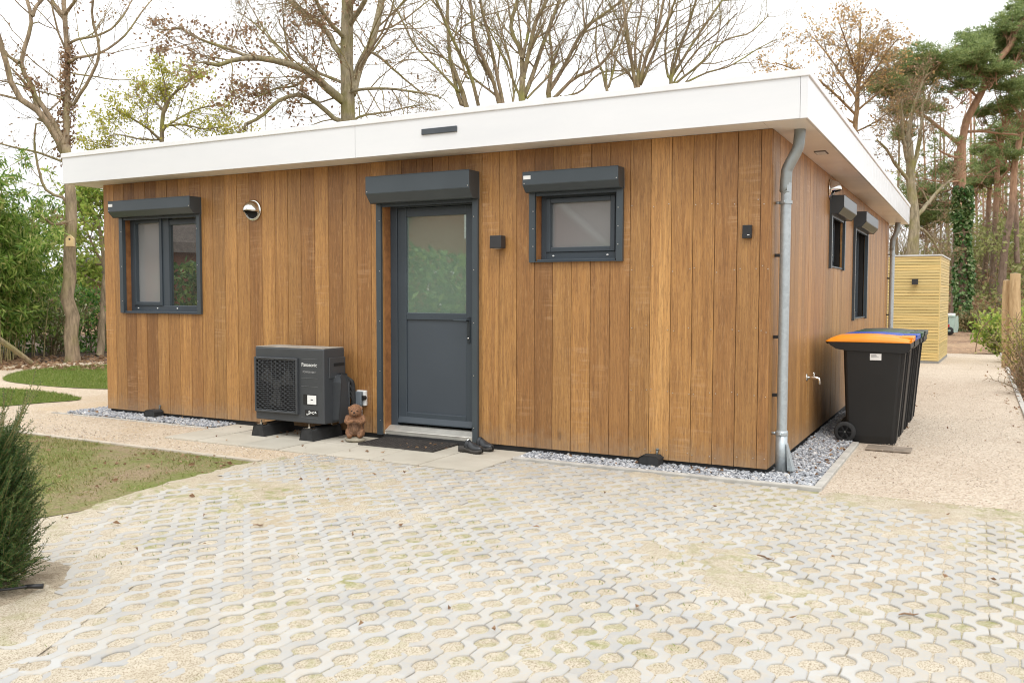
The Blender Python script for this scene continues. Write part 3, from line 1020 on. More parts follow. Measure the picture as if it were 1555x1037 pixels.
# downpipes
def downpipe(yb, offx, bottom, dark):
    rt = empty('downpipe', (0, 0, 0)); rt.parent = house
    r_ = .041
    m = MB()
    x = .076
    m.tube([(x, yb, 2.28), (x, yb, .30)], r_, 16, False)
    m.tube([(x, yb, .34), (x, yb, bottom)], r_ + .005, 16, True)
    m.build('pipe', ZINC, rt, True)
    e = MB()
    xt = x + offx
    pts = curve([(x, yb, 2.22), (x, yb, 2.34), (x + offx * .12, yb, 2.40), (x + offx * .85, yb, 2.53), (xt, yb, 2.60), (xt, yb, H - .001)], 6, False) + [(xt, yb, H - .001)]
    e.tube(pts, r_ + .003, 16, False)
    e.build('swan_neck', simple('pipe_bend_zinc', (.30, .33, .33), .45, .5, .2), rt, True)
    for z in (2.13, .315):
        b = MB()
        b.tube([(x, yb, z - .012), (x, yb, z + .012)], r_ + .009, 16, False)
        b.box(-.002, x - r_, yb - .006, yb + .006, z - .01, z + .01); b.box(x - .004, x + .004, yb - r_ - .03, yb - r_, z - .011, z + .011)
        b.build('pipe_bracket', ZINC, rt, True)
    for z in (1.72, 1.08, .62):
        b = MB(); b.box(.001, .036, yb - .02, yb + .02, z - .012, z + .012); b.build('wall_clip', BLACKP, rt)
    return rt
dp = downpipe(.155, .09, -.01, False)
sp = MB()
sp.add([(.13, .12, .03), (.13, .20, .03), (.118, .12, .24), (.118, .20, .24), (.175, .115, .03), (.175, .205, .03)], [(0, 1, 3, 2), (4, 2, 3, 5)], [(0, 2, 4), (1, 5, 3)])
sp.build('leaf_catcher', ZINC, dp)
downpipe(9.80, .07, -.01, True)

# ------------------------------------------------------------------ things fixed to the walls
def put(o, loc, rz=0):
    o.location = loc; o.rotation_euler = (0, 0, rz); return o

LAMPM = simple('lamp_anthracite', (.030, .030, .032), .45, .1, .1)
def cube_lamp(label):
    rt = empty('wall_lamp')
    m = MB(); m.box(-.058, .058, -.105, -.018, -.056, .056); bevel(m.build('lamp_body', LAMPM, rt), .004)
    m = MB(); m.box(-.045, .045, -.018, -.001, -.045, .045); m.build('wall_plate', LAMPM, rt)
    m = MB(); m.lathe([(0, 0), (.03, 0), (.033, .003)], (0, -.06, -.0595), (0, 0, 1), 16); m.build('lens', simple('lamp_lens', (.4, .4, .38), .2), rt)
    return tag(rt, label, 'wall lamp', 'dark cube wall lamps')
l1 = put(cube_lamp('dark cube wall lamp on the brown cladding right of the front door'), (-2.375, 0, 1.876))
l2 = copy_tree(l1); l2['label'] = 'dark cube wall lamp on the pale slatted shed'

def cowl(label):
    rt = empty('vent_cowl')
    m = MB(); m.lathe([(.02, -.003), (.108, -.003), (.112, -.010), (.104, -.016), (.02, -.016)], (0, 0, 0), (0, 1, 0), 28)
    m.build('flange', STEEL, rt, True)
    # hood: half ellipsoid bulging out of the wall with a cut-away mouth below
    n1, n2 = 18, 30
    V = []; keep = []
    for i in range(n1):
        a = (i / (n1 - 1)) * PI / 2
        for j in range(n2):
            b = j / n2 * 2 * PI
            x, z, y = math.cos(a) * math.cos(b) * .098, math.cos(a) * math.sin(b) * .098, -.016 - math.sin(a) * .105
            V.append((x, y, z))
    V = np.array(V)
    Q = []
    for i in range(n1 - 1):
        for j in range(n2):
            q = (i * n2 + j, i * n2 + (j + 1) % n2, (i + 1) * n2 + (j + 1) % n2, (i + 1) * n2 + j)
            c = V[list(q)].mean(0)
            if c[2] < -.012 - .25 * (c[1] + .105) and c[1] < -.028:
                continue
            Q.append(q)
    m = MB(); m.add(V, Q); o = m.build('hood', STEEL, rt, True)
    s = o.modifiers.new('thickness', 'SOLIDIFY'); s.thickness = .005; s.offset = -1
    m = MB(); m.lathe([(0, -.02), (.082, -.02), (.086, -.017)], (0, 0, 0), (0, 1, 0), 24); m.build('duct_mouth', DARKHOLE, rt)
    return tag(rt, label, 'vent cowl', 'steel vent cowls')
c1 = put(cowl('round shiny steel vent cowl on the front wall right of the left window'), (-5.345, 0, 2.288))
c2 = copy_tree(c1); put(c2, (0, 2.93, 2.53), R(90)); c2['label'] = 'round shiny steel vent cowl on the side wall beside a shutter box'

al = empty('sensor_box', (-.18, 0, 1.90))
m = MB(); m.box(-.036, .036, -.03, -.001, -.05, .052); bevel(m.build('box_body', BLACKP, al), .004)
m = MB(); m.box(-.036, .036, -.036, -.0305, -.05, -.018); bevel(m.build('box_flap', BLACKP, al), .002)
m = MB(); m.box(.004, .022, -.0375, -.0363, -.028, -.023); m.build('small_print_mark', WHITES, al)
tag(al, 'small black box mounted on the cladding near the right corner', 'sensor box')

iso = empty('isolator_switch', (-3.925, 0, .39))
m = MB(); m.box(-.055, .055, -.038, -.001, -.075, .075); bevel(m.build('white_back_box', WHITES, iso), .006)
m = MB(); m.box(-.060, .032, -.075, -.0385, -.068, .066); bevel(m.build('grey_cover', simple('grey_cover', (.13, .15, .17), .45), iso), .008)
m = MB(); m.lathe([(0, -.012), (.022, -.010), (.024, .02)], (.045, -.05, .005), (0, 1, 0), 14); m.box(.040, .05, -.072, -.058, -.02, .03); m.build('rotary_knob', BLACKP, iso)
m = MB(); m.tube([(0, -.03, -.07), (0, -.028, -.15), (-.005, -.03, -.26), (-.01, -.02, -.39)], .009, 8); m.build('cable', simple('grey_cable', (.45, .45, .44), .5), iso)
tag(iso, 'grey and white isolator switch box low on the cladding above the animal statue', 'switch')

tp = empty('garden_tap', (0, 1.73, .63))
m = MB(); m.lathe([(0, .006), (.034, .006), (.036, .001)], (0, 0, 0), (1, 0, 0), 16)
m.tube([(0, 0, 0), (.07, 0, 0), (.11, 0, -.005), (.12, 0, -.06)], [.013, .015, .014, .012], 10); m.build('tap_body', STEEL, tp, True)
m = MB(); m.tube([(.065, 0, .01), (.065, 0, .04)], .008, 8); m.tube([(.065, -.04, .045), (.065, .04, .045)], .008, 8); m.build('tap_handle', STEEL, tp, True)
tag(tp, 'chrome garden tap on the side wall left of the wheelie bins', 'tap')

for k, (xx, lab) in enumerate(((-.925, 'small black box at the wall foot in gravel near the right corner'), (-6.845, 'small black box at the wall foot in the left gravel strip'))):
    rt = empty('wall_foot_box', (xx, -.065, .012))
    m = MB(); m.prism([(-.085, 0), (.085, 0), (.085, .06), (.06, .078), (-.06, .078), (-.085, .06)], 1, -.06, .055); bevel(m.build('box_body', RUBBER, rt), .006)
    m = MB(); m.tube([(.03, .05, .07), (.035, .055, .12)], .008, 8); m.ell((.035, .055, .122), (.016, .012, .01), 8); m.build('fixing_bolt', DARKZINC, rt, True)
    tag(rt, lab, 'box', 'small black boxes at the wall foot')

# ------------------------------------------------------------------ heat pump
hp = empty('heat_pump', (-4.94, -.42, 0))
W_, Dp, zb, zt = .875, .31, .165, .885
m = MB(); m.box(0, W_, 0, Dp, zb, zt); bevel(m.build('casing', PUMPM, hp), .012, 3)
m = MB(); m.box(.004, W_ - .004, .004, Dp - .004, zt + .0005, zt + .008); bevel(m.build('top_cover', PUMPTOP, hp), .004)
# grille panel
gx0, gx1, gz0, gz1 = .012, .565, .245, .79
gr = MB()
fw = .022
gr.box(gx0, gx0 + fw, -.03, .0, gz0, gz1); gr.box(gx1 - fw, gx1, -.03, 0, gz0, gz1); gr.box(gx0 + fw, gx1 - fw, -.03, 0, gz1 - fw, gz1); gr.box(gx0 + fw, gx1 - fw, -.03, 0, gz0, gz0 + fw)
go = bevel(gr.build('fan_grille', PUMPM, hp), .006)
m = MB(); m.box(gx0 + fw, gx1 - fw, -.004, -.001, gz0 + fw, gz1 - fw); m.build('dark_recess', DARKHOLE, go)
m = MB()
nb = 26
for k in range(nb):
    z = gz0 + fw + .008 + (gz1 - gz0 - 2 * fw - .016) * k / (nb - 1)
    xx = np.linspace(gx0 + fw, gx1 - fw, 41)
    zz = z + .0035 * np.sin(xx * 95 + (k % 2) * PI)
    m.tube(np.stack([xx, np.full_like(xx, -.023), zz], 1), .0032, 5, False)
for k in range(9):
    xk = gx0 + fw + .03 + k * .056
    m.box(xk - .002, xk + .002, -.021, -.016, gz0 + fw, gz1 - fw)
m.build('grille_bars', PUMPM, go, True)
m = MB()
m.ell((.29, -.012, .52), (.05, .006, .05), 10)
for k in range(3):
    a = k * 2 * PI / 3 + .4
    m.add([(.29 + .05 * math.cos(a - .5), -.010, .52 + .05 * math.sin(a - .5)), (.29 + .22 * math.cos(a - .35), -.012, .52 + .22 * math.sin(a - .35)), (.29 + .23 * math.cos(a + .45), -.007, .52 + .23 * math.sin(a + .45)), (.29 + .05 * math.cos(a + .6), -.006, .52 + .05 * math.sin(a + .6))], [(0, 1, 2, 3)])
m.build('fan', simple('fan_grey', (.05, .05, .05), .5), go)
# lines, data window, sticker
m = MB()
for z in (.785, .60, .52, .215): m.box(.595, .80, -.0025, 0, z, z + .004)
m.build('pressed_lines', simple('line_grey', (.11, .115, .12), .4), hp)
m = MB(); m.box(.62, .79, -.003, .001, .345, .445); m.build('label_window', BLACKP, hp)
m = MB(); m.box(.672, .782, -.005, -.0032, .352, .438); wl = m.build('white_label', WHITES, hp)
m = MB(); m.box(.715, .742, -.0065, -.0052, .392, .400); m.build('label_print', BLACKP, wl)
m = MB()
r_ = np.random.default_rng(2)
m.box(.64, .80, -.003, 0, .24, .295)
ls = m.build('rating_sticker', BLACKP, hp)
m = MB()
for k in range(16):
    a = .645 + r_.random() * .13; c = .244 + r_.random() * .036
    m.box(a, a + .008 + .02 * r_.random(), -.0045, -.0032, c, c + .004 + .008 * r_.random())
m.build('sticker_print', WHITES, ls)

def text(body, size, name, m, parent, loc, rot, depth=.0008, bold=0):
    cu = bpy.data.curves.new(name, 'FONT'); cu.body = body; cu.size = size; cu.extrude = depth; cu.offset = bold
    t = bpy.data.objects.new(name, cu); COL.objects.link(t)
    dg = bpy.context.evaluated_depsgraph_get()
    me = bpy.data.meshes.new_from_object(t.evaluated_get(dg))
    bpy.data.objects.remove(t)
    o = bpy.data.objects.new(name, me); COL.objects.link(o); me.materials.clear(); me.materials.append(m)
    o.parent = parent; o.location = loc; o.rotation_euler = rot
    return o
text('Panasonic', .049, 'white_lettering', WHITES, hp, (.600, -.0018, .715), (R(90), 0, 0), bold=.0002)
text('POWER HEAT', .026, 'small_lettering', simple('grey_print', (.34, .34, .34), .5), hp, (.615, -.0018, .652), (R(90), 0, 0))
# side recess, handle and valve cover
m = MB(); m.box(W_ - .002, W_ + .012, .07, .31, .60, .80); bevel(m.build('side_handle_plate', PUMPM, hp), .006)
m = MB(); m.box(W_ + .0125, W_ + .015, .13, .29, .715, .745); m.build('hand_grip', DARKHOLE, hp)
m = MB()
prof = [(.13, zb + .02), (.13, .56), (.165, .63), (.22, .63), (.262, .56), (.262, zb + .02)]
m.prism(prof, 0, W_ + .0005, W_ + .085); bevel(m.build('valve_cover', PUMPM, hp), .018, 3)
m = MB()
for k, (zz, rr) in enumerate(((.56, .022), (.50, .020), (.45, .018), (.41, .014))):
    m.tube(curve([(W_ + .01, .26, zz), (W_ + .06, .31, zz + .01), (W_ + .085, .33, zz - .05), (W_ + .085 - .012 * k, .345, .28), (W_ + .08 - .012 * k, .36, .12), (W_ + .07, .385, .03)], 6, False), rr, 10)
m.build('insulated_pipes', RUBBER, hp, True)
for xx in (.10, W_ - .16):
    m = MB(); m.prism([(-.085, .006), (.085, .006), (.06, .105), (.05, .118), (-.05, .118), (-.06, .105)], 1, -.07, .36)
    ft = empty('rubber_foot', (xx, 0, 0)); ft.parent = hp
    bevel(m.build('foot_block', RUBBER, ft), .01)
    m = MB(); m.box(-.05, .05, -.055, .0, .1185, .126); m.tube([(0, -.03, .12), (0, -.03, .165)], .007, 8); m.lathe([(.016, 0), (.016, .012), (.004, .012)], (0, -.03, .126), (0, 0, 1), 6); m.box(-.045, .045, .26, .33, .1185, .126); m.tube([(0, .3, .12), (0, .3, .165)], .007, 8)
    m.build('foot_bracket', STEEL, ft)
tag(hp, 'dark grey heat pump outdoor unit on two rubber feet by the front wall', 'heat pump')

# ------------------------------------------------------------------ statue (one continuous carved body)
def blob(name, shapes, voxel, m, parent=None, subd=1):
    mb = MB()
    for s in shapes:
        if s[0] == 'e': mb.ell(s[1], s[2], 12, s[3] if len(s) > 3 else None)
        else: mb.tube(s[1], s[2], 12)
    o = mb.build(name, m)
    r = o.modifiers.new('remesh', 'REMESH'); r.mode = 'VOXEL'; r.voxel_size = voxel
    s = o.modifiers.new('smooth', 'SMOOTH'); s.iterations = 5; s.factor = .5
    dg = bpy.context.evaluated_depsgraph_get()
    me = bpy.data.meshes.new_from_object(o.evaluated_get(dg))
    bpy.data.objects.remove(o)
    me.materials.clear(); me.materials.append(m)
    me.polygons.foreach_set('use_smooth', np.ones(len(me.polygons), bool))
    o = bpy.data.objects.new(name, me); COL.objects.link(o)
    if parent: o.parent = parent
    return o

def statue_mat():
    t = NT('carved_brown_stone')
    sep = t.n('ShaderNodeSeparateXYZ'); t.L(t.obj(), sep.inputs[0])
    n1 = t.noise(55, 5, .7); n2 = t.noise(9, 4)
    fur = t.noise(1, 3, .6, t.n('ShaderNodeMapping', {'Vector': t.obj(), 'Scale': (160, 160, 30)}).outputs[0])
    warm = t.ramp(n1, [(.3, (.10, .045, .022)), (.7, (.33, .16, .075))])
    cold = t.ramp(n1, [(.3, (.13, .075, .055)), (.7, (.33, .22, .18))])
    bk = t.ramp(t.math('ADD', sep.outputs[1], t.math('MULTIPLY', n2, .02)), [(.008, (0, 0, 0)), (.03, (1, 1, 1))])
    col = t.mix(bk, warm, cold)
    belly = t.math('MULTIPLY', t.math('LESS_THAN', t.math('ABSOLUTE', sep.outputs[0]), .058), t.math('MULTIPLY', t.math('LESS_THAN', sep.outputs[2], .185), t.math('GREATER_THAN', sep.outputs[2], .07)))
    col = t.mix(t.math('MULTIPLY', belly, .9), col, t.ramp(fur, [(.35, (.07, .035, .02)), (.65, (.24, .13, .07))]))
    t.base(col); t.set(Roughness=.75)
    t.bump(t.math('ADD', n1, fur), .6, .006)
    return t.m
hog = empty('animal_statue', (-3.80, -.285, .006), R(30)); hog.scale = (.93, .93, 1.06)
SM = statue_mat()
ry = lambda a: [[math.cos(a), 0, math.sin(a)], [0, 1, 0], [-math.sin(a), 0, math.cos(a)]]
body = blob('statue_body', [
    ('e', (0, .025, .15), (.088, .078, .118)), ('e', (0, .045, .20), (.082, .065, .10)), ('e', (0, .005, .125), (.066, .075, .085)),
    ('e', (0, -.005, .272), (.068, .062, .058)), ('e', (0, .02, .292), (.066, .058, .045)), ('e', (0, -.05, .258), (.040, .035, .030)), ('e', (0, -.074, .268), (.013, .012, .011)),
    ('e', (-.062, .0, .300), (.016, .010, .017)), ('e', (.062, .0, .300), (.016, .010, .017)),
    ('t', [(-.075, .01, .225), (-.088, -.03, .185), (-.060, -.075, .178), (-.018, -.088, .195)], [.026, .025, .021, .017]),
    ('t', [(.075, .01, .225), (.088, -.03, .185), (.060, -.075, .178), (.018, -.088, .195)], [.026, .025, .021, .017]),
    ('e', (-.012, -.09, .198), (.016, .013, .015)), ('e', (.012, -.09, .198), (.016, .013, .015)),
    ('e', (-.052, -.05, .062), (.030, .042, .028)), ('e', (.052, -.05, .062), (.030, .042, .028)),
    ('e', (-.066, -.01, .085), (.035, .05, .045)), ('e', (.066, -.01, .085), (.035, .05, .045)),
    ('e', (-.026, -.053, .283), (.016, .012, .014)), ('e', (.026, -.053, .283), (.016, .012, .014)),
], .0055, SM, hog)
for sx in (-1, 1):
    m = MB(); m.ell((.027 * sx, -.0655, .284), (.0065, .005, .0065), 8)
    m.build('eye', DARKHOLE, hog, True)
m = MB(); m.ell((0, -.086, .270), (.011, .008, .009), 8); m.build('nose', simple('nose_dark', (.05, .025, .015), .5), hog, True)
m = MB(); m.tube([(-.022, -.0835, .249), (-.01, -.0865, .243), (.01, -.0865, .243), (.022, -.0835, .249)], .0025, 6); m.build('mouth', DARKHOLE, hog)
blob('statue_base', [('e', (0, -.01, .02), (.105, .098, .026)), ('e', (.03, -.03, .02), (.08, .07, .024)), ('e', (-.04, .02, .022), (.075, .07, .022))], .007, simple('mossy_stone', (.26, .23, .17), .9, 0, .35, 25, .5, 80), hog)
tag(hog, 'carved brown animal statue standing upright with paws together beside the door mat', 'statue')

# ------------------------------------------------------------------ door mat
mt = empty('door_mat', (-3.235, -.225, .007))
MATM = simple('mat_rubber', (.040, .034, .030), .75, 0, .3, 30)
m = MB(); hx_, hy_ = .415, .215
m.box(-hx_, hx_, -hy_, -hy_ + .012, 0, .02); m.box(-hx_, hx_, hy_ - .012, hy_, 0, .02); m.box(-hx_, -hx_ + .012, -hy_ + .012, hy_ - .012, 0, .02); m.box(hx_ - .012, hx_, -hy_ + .012, hy_ - .012, 0, .02)
m.build('mat_border', MATM, mt)
m = MB(); p_ = .046
for fam in (1, -1):
    for k in range(-30, 31):
        # diagonal rubber webs clipped to the mat
        c = k * p_
        pts = []
        for x in np.linspace(-hx_ + .012, hx_ - .012, 60):
            y = fam * (x * .75) + c
            if abs(y) < hy_ - .012: pts.append((x, y))
        if len(pts) > 1:
            (xa, ya), (xb, yb) = pts[0], pts[-1]
            u = norm(np.array([xb - xa, yb - ya, 0.])); vv = np.array([-u[1], u[0], 0])
            m.obox(((xa + xb) / 2, (ya + yb) / 2, .0095 + .0006 * fam), u, vv, np.array([0, 0, 1.]), (math.hypot(xb - xa, yb - ya) / 2, .0038, .0085))
m.build('mat_webs', MATM, mt)
m = MB(); m.box(-hx_ + .012, hx_ - .012, -hy_ + .012, hy_ - .012, .0005, .002); m.build('mat_dirt', simple('mat_dirt', (.10, .08, .06), .9, 0, .4, 30), mt)
tag(mt, 'black open rubber door mat lying before the front door', 'door mat')

# ------------------------------------------------------------------ clogs
CLOG = simple('black_leather', (.024, .026, .029), .38, 0, .2, 20, .15, 160)
SOLE = simple('clog_sole', (.040, .035, .030), .75, 0, .3, 40, .2, 120)
def clog():
    rt = empty('clog')
    n = 26
    # x from heel (0) to toe (.27)
    hw = lambda x: np.interp(x, [0, .02, .06, .11, .17, .21, .245, .262, .27], [.012, .027, .032, .033, .045, .046, .036, .020, .006])
    cy = lambda x: .006 * np.sin(x / .27 * PI)
    zt = lambda x: np.interp(x, [0, .06, .11, .17, .22, .27], [.052, .050, .044, .034, .034, .042])
    zb_ = lambda x: np.interp(x, [0, .001, .065, .075, .10, .19, .24, .27], [.0, .0, .0, .012, .012, .0, .006, .022])
    s = MB(); xs = np.linspace(0, .27, n); V = []
    for x in xs:
        for (sy, zz, f_) in ((-1, zt(x), 1), (-1, (zt(x) + zb_(x)) / 2, 1.06), (-1, zb_(x), .95), (1, zb_(x), .95), (1, (zt(x) + zb_(x)) / 2, 1.06), (1, zt(x), 1)):
            V.append((x, cy(x) + sy * hw(x) * f_, zz))
    Q = [(k * 6 + j, k * 6 + (j + 1) % 6, (k + 1) * 6 + (j + 1) % 6, (k + 1) * 6 + j) for k in range(n - 1) for j in range(6)]
    s.add(V, Q + [(0, 3, 4, 5), ], [(0, 1, 2), (0, 2, 3)]); s.build('sole', SOLE, rt, True)
    u = MB(); xs = np.linspace(.078, .266, 20); V = []; na = 13
    for x in xs:
        hh = np.interp(x, [.078, .10, .14, .19, .23, .255, .266], [.068, .074, .064, .047, .040, .028, .008])
        for k in range(na):
            a = PI * k / (na - 1)
            lean = .03 * np.clip((.12 - x) / .05, 0, 1) * math.sin(a)
            V.append((x + lean * .3, cy(x) + math.cos(a) * hw(x) * .985, zt(x) - .003 + math.sin(a) ** .8 * hh))
    Q = [(k * na + j, k * na + j + 1, (k + 1) * na + j + 1, (k + 1) * na + j) for k in range(len(xs) - 1) for j in range(na - 1)]
    u.add(V, Q); uo = u.build('upper', CLOG, rt, True)
    sd_ = uo.modifiers.new('thickness', 'SOLIDIFY'); sd_.thickness = .004; sd_.offset = -1
    b = MB(); V = []; xs = np.linspace(.098, .122, 4)
    for x in xs:
        hh = np.interp(x, [.078, .10, .14], [.068, .074, .064])
        for k in range(na):
            a = PI * k / (na - 1)
            V.append((x, cy(x) + math.cos(a) * (hw(x) * .985 + .003), zt(x) - .003 + math.sin(a) ** .8 * (hh + .003)))
    b.add(V, [(k * na + j, k * na + j + 1, (k + 1) * na + j + 1, (k + 1) * na + j) for k in range(3) for j in range(na - 1)])
    b.build('instep_strap', CLOG, rt, True)
    m = MB(); x = .11
    A = [(x - .006, cy(x) - .022, zt(x) + .063), (x + .008, cy(x) - .022, zt(x) + .062), (x + .008, cy(x) - .004, zt(x) + .0735), (x - .006, cy(x) - .004, zt(x) + .0745)]
    m.add([(a_[0], a_[1] - .004, a_[2] + .004) for a_ in A], [(0, 1, 2, 3)]); m.build('strap_tab', WHITES, rt)
    return rt
k1 = clog(); put(k1, (-2.655, -.265, .007), R(-8)); tag(k1, 'black leather clog standing nearer the door mat, with a white tab on its strap', 'clog', 'pair of black clogs')
k2 = copy_tree(k1); put(k2, (-2.625, -.085, .007), R(-16)); k2['label'] = 'black leather clog standing behind its pair, against the foot of the wall'
for c in kids(k2):
    if c.name.startswith('strap_tab'): bpy.data.objects.remove(c)

# ------------------------------------------------------------------ wheelie bins
def bin_(lidm):
    rt = empty('wheelie_bin')
    # x: back (wheels, hinge) -> front ; y width
    secs = [(.00, .150, .515, .215), (.07, .085, .518, .225), (.20, .075, .528, .232), (.88, .045, .575, .262), (.895, .04, .58, .265)]
    V = []
    for z, xa, xb, hw in secs:
        r_ = .035
        for (cx_, cy_, a0) in ((xb - r_, hw - r_, 0), (xa + r_, hw - r_, 90), (xa + r_, -hw + r_, 180), (xb - r_, -hw + r_, 270)):
            for k in range(4):
                a = R(a0 + k * 30)
                V.append((cx_ + r_ * math.cos(a), cy_ + r_ * math.sin(a), z))
    n = 16
    Q = [(k * n + j, k * n + (j + 1) % n, (k + 1) * n + (j + 1) % n, (k + 1) * n + j) for k in range(len(secs) - 1) for j in range(n)]
    b = MB(); b.add(V, Q, [(0, j + 1, j) for j in range(1, n - 1)])
    # ribs down the front corners
    for sy in (-1, 1):
        b.add([(.505, sy * .19, .02), (.527, sy * .19, .02), (.527, sy * .207, .02), (.505, sy * .207, .02), (.565, sy * .235, .88), (.592, sy * .235, .88), (.592, sy * .252, .88), (.565, sy * .252, .88)], [(0, 1, 5, 4), (1, 2, 6, 5), (2, 3, 7, 6)])
    bo = b.build('bin_body', BINP, rt); bevel(bo, .006)
    r2 = MB()
    r2.prism([(-.02, .90), (-.075, .935), (-.095, .968), (.632, .968), (.636, .915), (.615, .885), (.585, .872), (.03, .89)], 1, -.277, .277)
    bevel(r2.build('rim', BINP, rt), .012, 2)
    l = MB(); V = []
    xs = np.linspace(-.115, .640, 24); na = 11
    for x in xs:
        f_ = (x + .115) / .755
        zc = 1.008 + .030 * math.sin(f_ * PI) ** .6 - .02 * max(0, (f_ - .5)) - .03 * max(0, .12 - f_) / .12
        zbm = .970
        for k in range(na):
            t = -1 + 2 * k / (na - 1)
            e_ = 1 - abs(t) ** 5
            V.append((x, t * .281, zbm + (zc - zbm) * (.55 + .45 * e_) if abs(t) < .999 else zbm))
    Q = [(k * na + j, (k + 1) * na + j, (k + 1) * na + j + 1, k * na + j + 1) for k in range(len(xs) - 1) for j in range(na - 1)]
    nx = len(xs)
    c0 = [k * na for k in range(nx)]
    V2 = np.array(V)
    l.add(V2, Q)
    lid = l.build('lid', lidm, rt, True)
    s = lid.modifiers.new('thickness', 'SOLIDIFY'); s.thickness = .006; s.offset = -1
    e = MB(); e.box(.636, .648, -.276, .276, .970, 1.000)
    bevel(e.build('lid_lip', lidm, rt), .006)
    e = MB(); e.box(.53, .652, -.20, .20, .998, 1.022)
    bevel(e.build('lid_grip', lidm, rt), .008)
    h = MB(); h.tube([(-.10, -.25, .96), (-.10, .25, .96)], .015, 10); h.tube([(-.04, -.2, .94), (-.10, -.2, .96)], .014, 8); h.tube([(-.04, .2, .94), (-.10, .2, .96)], .014, 8)
    h.build('handle', BINP, rt, True)
    for sy in (-1, 1):
        wroot = empty('wheel', (.075, sy * .250, .1)); wroot.parent = rt
        t = MB(); t.lathe([(.062, -.022), (.088, -.024), (.098, -.016), (.1, 0), (.098, .016), (.088, .024), (.062, .022)], (0, 0, 0), (0, 1, 0), 28); t.build('tyre', RUBBER, wroot, True)
        rm = MB(); rm.lathe([(0, -.014), (.022, -.016), (.024, -.008), (.060, -.006), (.066, -.014)], (0, 0, 0), (0, sy * -1. * -1, 0), 20); rm.lathe([(0, .014), (.022, .016), (.024, .008), (.060, .006), (.066, .014)], (0, 0, 0), (0, 1, 0), 20)
        for k in range(6):
            a = k * PI / 3
            u = np.array([math.cos(a), 0, math.sin(a)]); v_ = np.array([-math.sin(a), 0, math.cos(a)])
            rm.obox(u * .042, u, np.array([0, 1., 0]), v_, (.024, .013, .006))
        rm.build('rim_spokes', BLACKP, wroot)
    ax = MB(); ax.tube([(.075, -.25, .1), (.075, .25, .1)], .011, 8); ax.build('axle', DARKZINC, rt)
    return rt
LIDO = simple('orange_lid_plastic', (.84, .285, .012), .38, 0, .05)
LIDB = simple('blue_lid_plastic', (.010, .065, .40), .38, 0, .08)
LIDG = simple('green_lid_plastic', (.022, .075, .035), .4, 0, .1)
LIDK = simple('dark_lid_plastic', (.03, .045, .04), .42, 0, .1)
for k, (lm, cn) in enumerate(((LIDO, 'orange lid, nearest the downpipe'), (LIDB, 'blue lid, second behind the orange one'), (LIDG, 'green lid, third in the row'), (LIDK, 'dark green lid, farthest in the row'))):
    b = bin_(lm)
    put(b, (.245 + .010 * k, 2.225 + .575 * k, 0.0), R((0.5, -1, 1.2, -.6)[k]))
    tag(b, 'black wheelie bin with ' + cn, 'wheelie bin', 'wheelie bins along the side wall')
    if k == 0:
        m = MB(); m.box(.285, .385, -.2658, -.2635, .80, .862)
        so_ = m.build('white_sticker', WHITES, b)
        m = MB()
        for z in (.848, .838, .828): m.box(.295, .34 + .03 * rng.random(), -.2672, -.2660, z, z + .004)
        m.build('sticker_print', simple('print_grey', (.3, .3, .3), .6), so_)
m = MB(); m.box(.545, .925, 1.60, 1.86, .001, .014)
tag(bevel(m.build('paving_plate', simple('worn_plate', (.23, .185, .14), .7, .1, .35, 9, .3, 60)), .004), 'flat worn brown plate lying on gravel before the bins', 'plate')

# ------------------------------------------------------------------ shed
shed = empty('shed', (.72, 13.45, 0), R(-2))
SWd, SDp, SH = 2.4, 2.6, 2.25
m = MB()
ns = 37
for k in range(ns):
    z = .05 + k * (SH - .05) / ns
    hz = (SH - .05) / ns
    for (a, b, c, d) in ((-SWd, -.02, 0, .022), (-.022, 0, .021, SDp), (-SWd, -SWd + .022, .023, SDp)):
        m.box(a, b, c, d, z + .002, z + hz - .006)
m.build('wall_slats', PINE, shed)
m = MB(); m.box(-SWd + .023, -.023, .023, SDp - .02, .03, SH - .01); m.build('shed_frame', simple('shed_inner', (.16, .10, .04), .9), shed)
m = MB(); m.box(-.02, .002, -.002, .0205, .05, SH); m.build('corner_post', PINE, shed)
m = MB(); m.box(-SWd - .02, .02, -.02, SDp + .02, SH, SH + .03); m.build('roof_edge', simple('shed_roof_trim', (.55, .55, .53), .5), shed)
m = MB(); m.box(-SWd, .004, -.006, .02, -.03, .047); m.box(-.02, .006, .0205, SDp, -.03, .047); m.build('base_board', simple('shed_base', (.28, .27, .25), .8), shed)
tag(shed, 'pale yellow wooden shed of narrow horizontal slats behind the house', 'shed')
put(l2, (.24, 13.455, 1.71), R(-2))
# ------------------------------------------------------------------ trees and plants
def sway(P, Dv, L, K, wander, up, r):
    pts = [P]; d = Dv
    st_ = (L / (K - 1))[:, None]
    for k in range(K - 1):
        d = norm(d + r.normal(0, wander, d.shape) + np.array([0, 0, up]))
        pts.append(pts[-1] + d * st_)
    return np.stack(pts, 1)

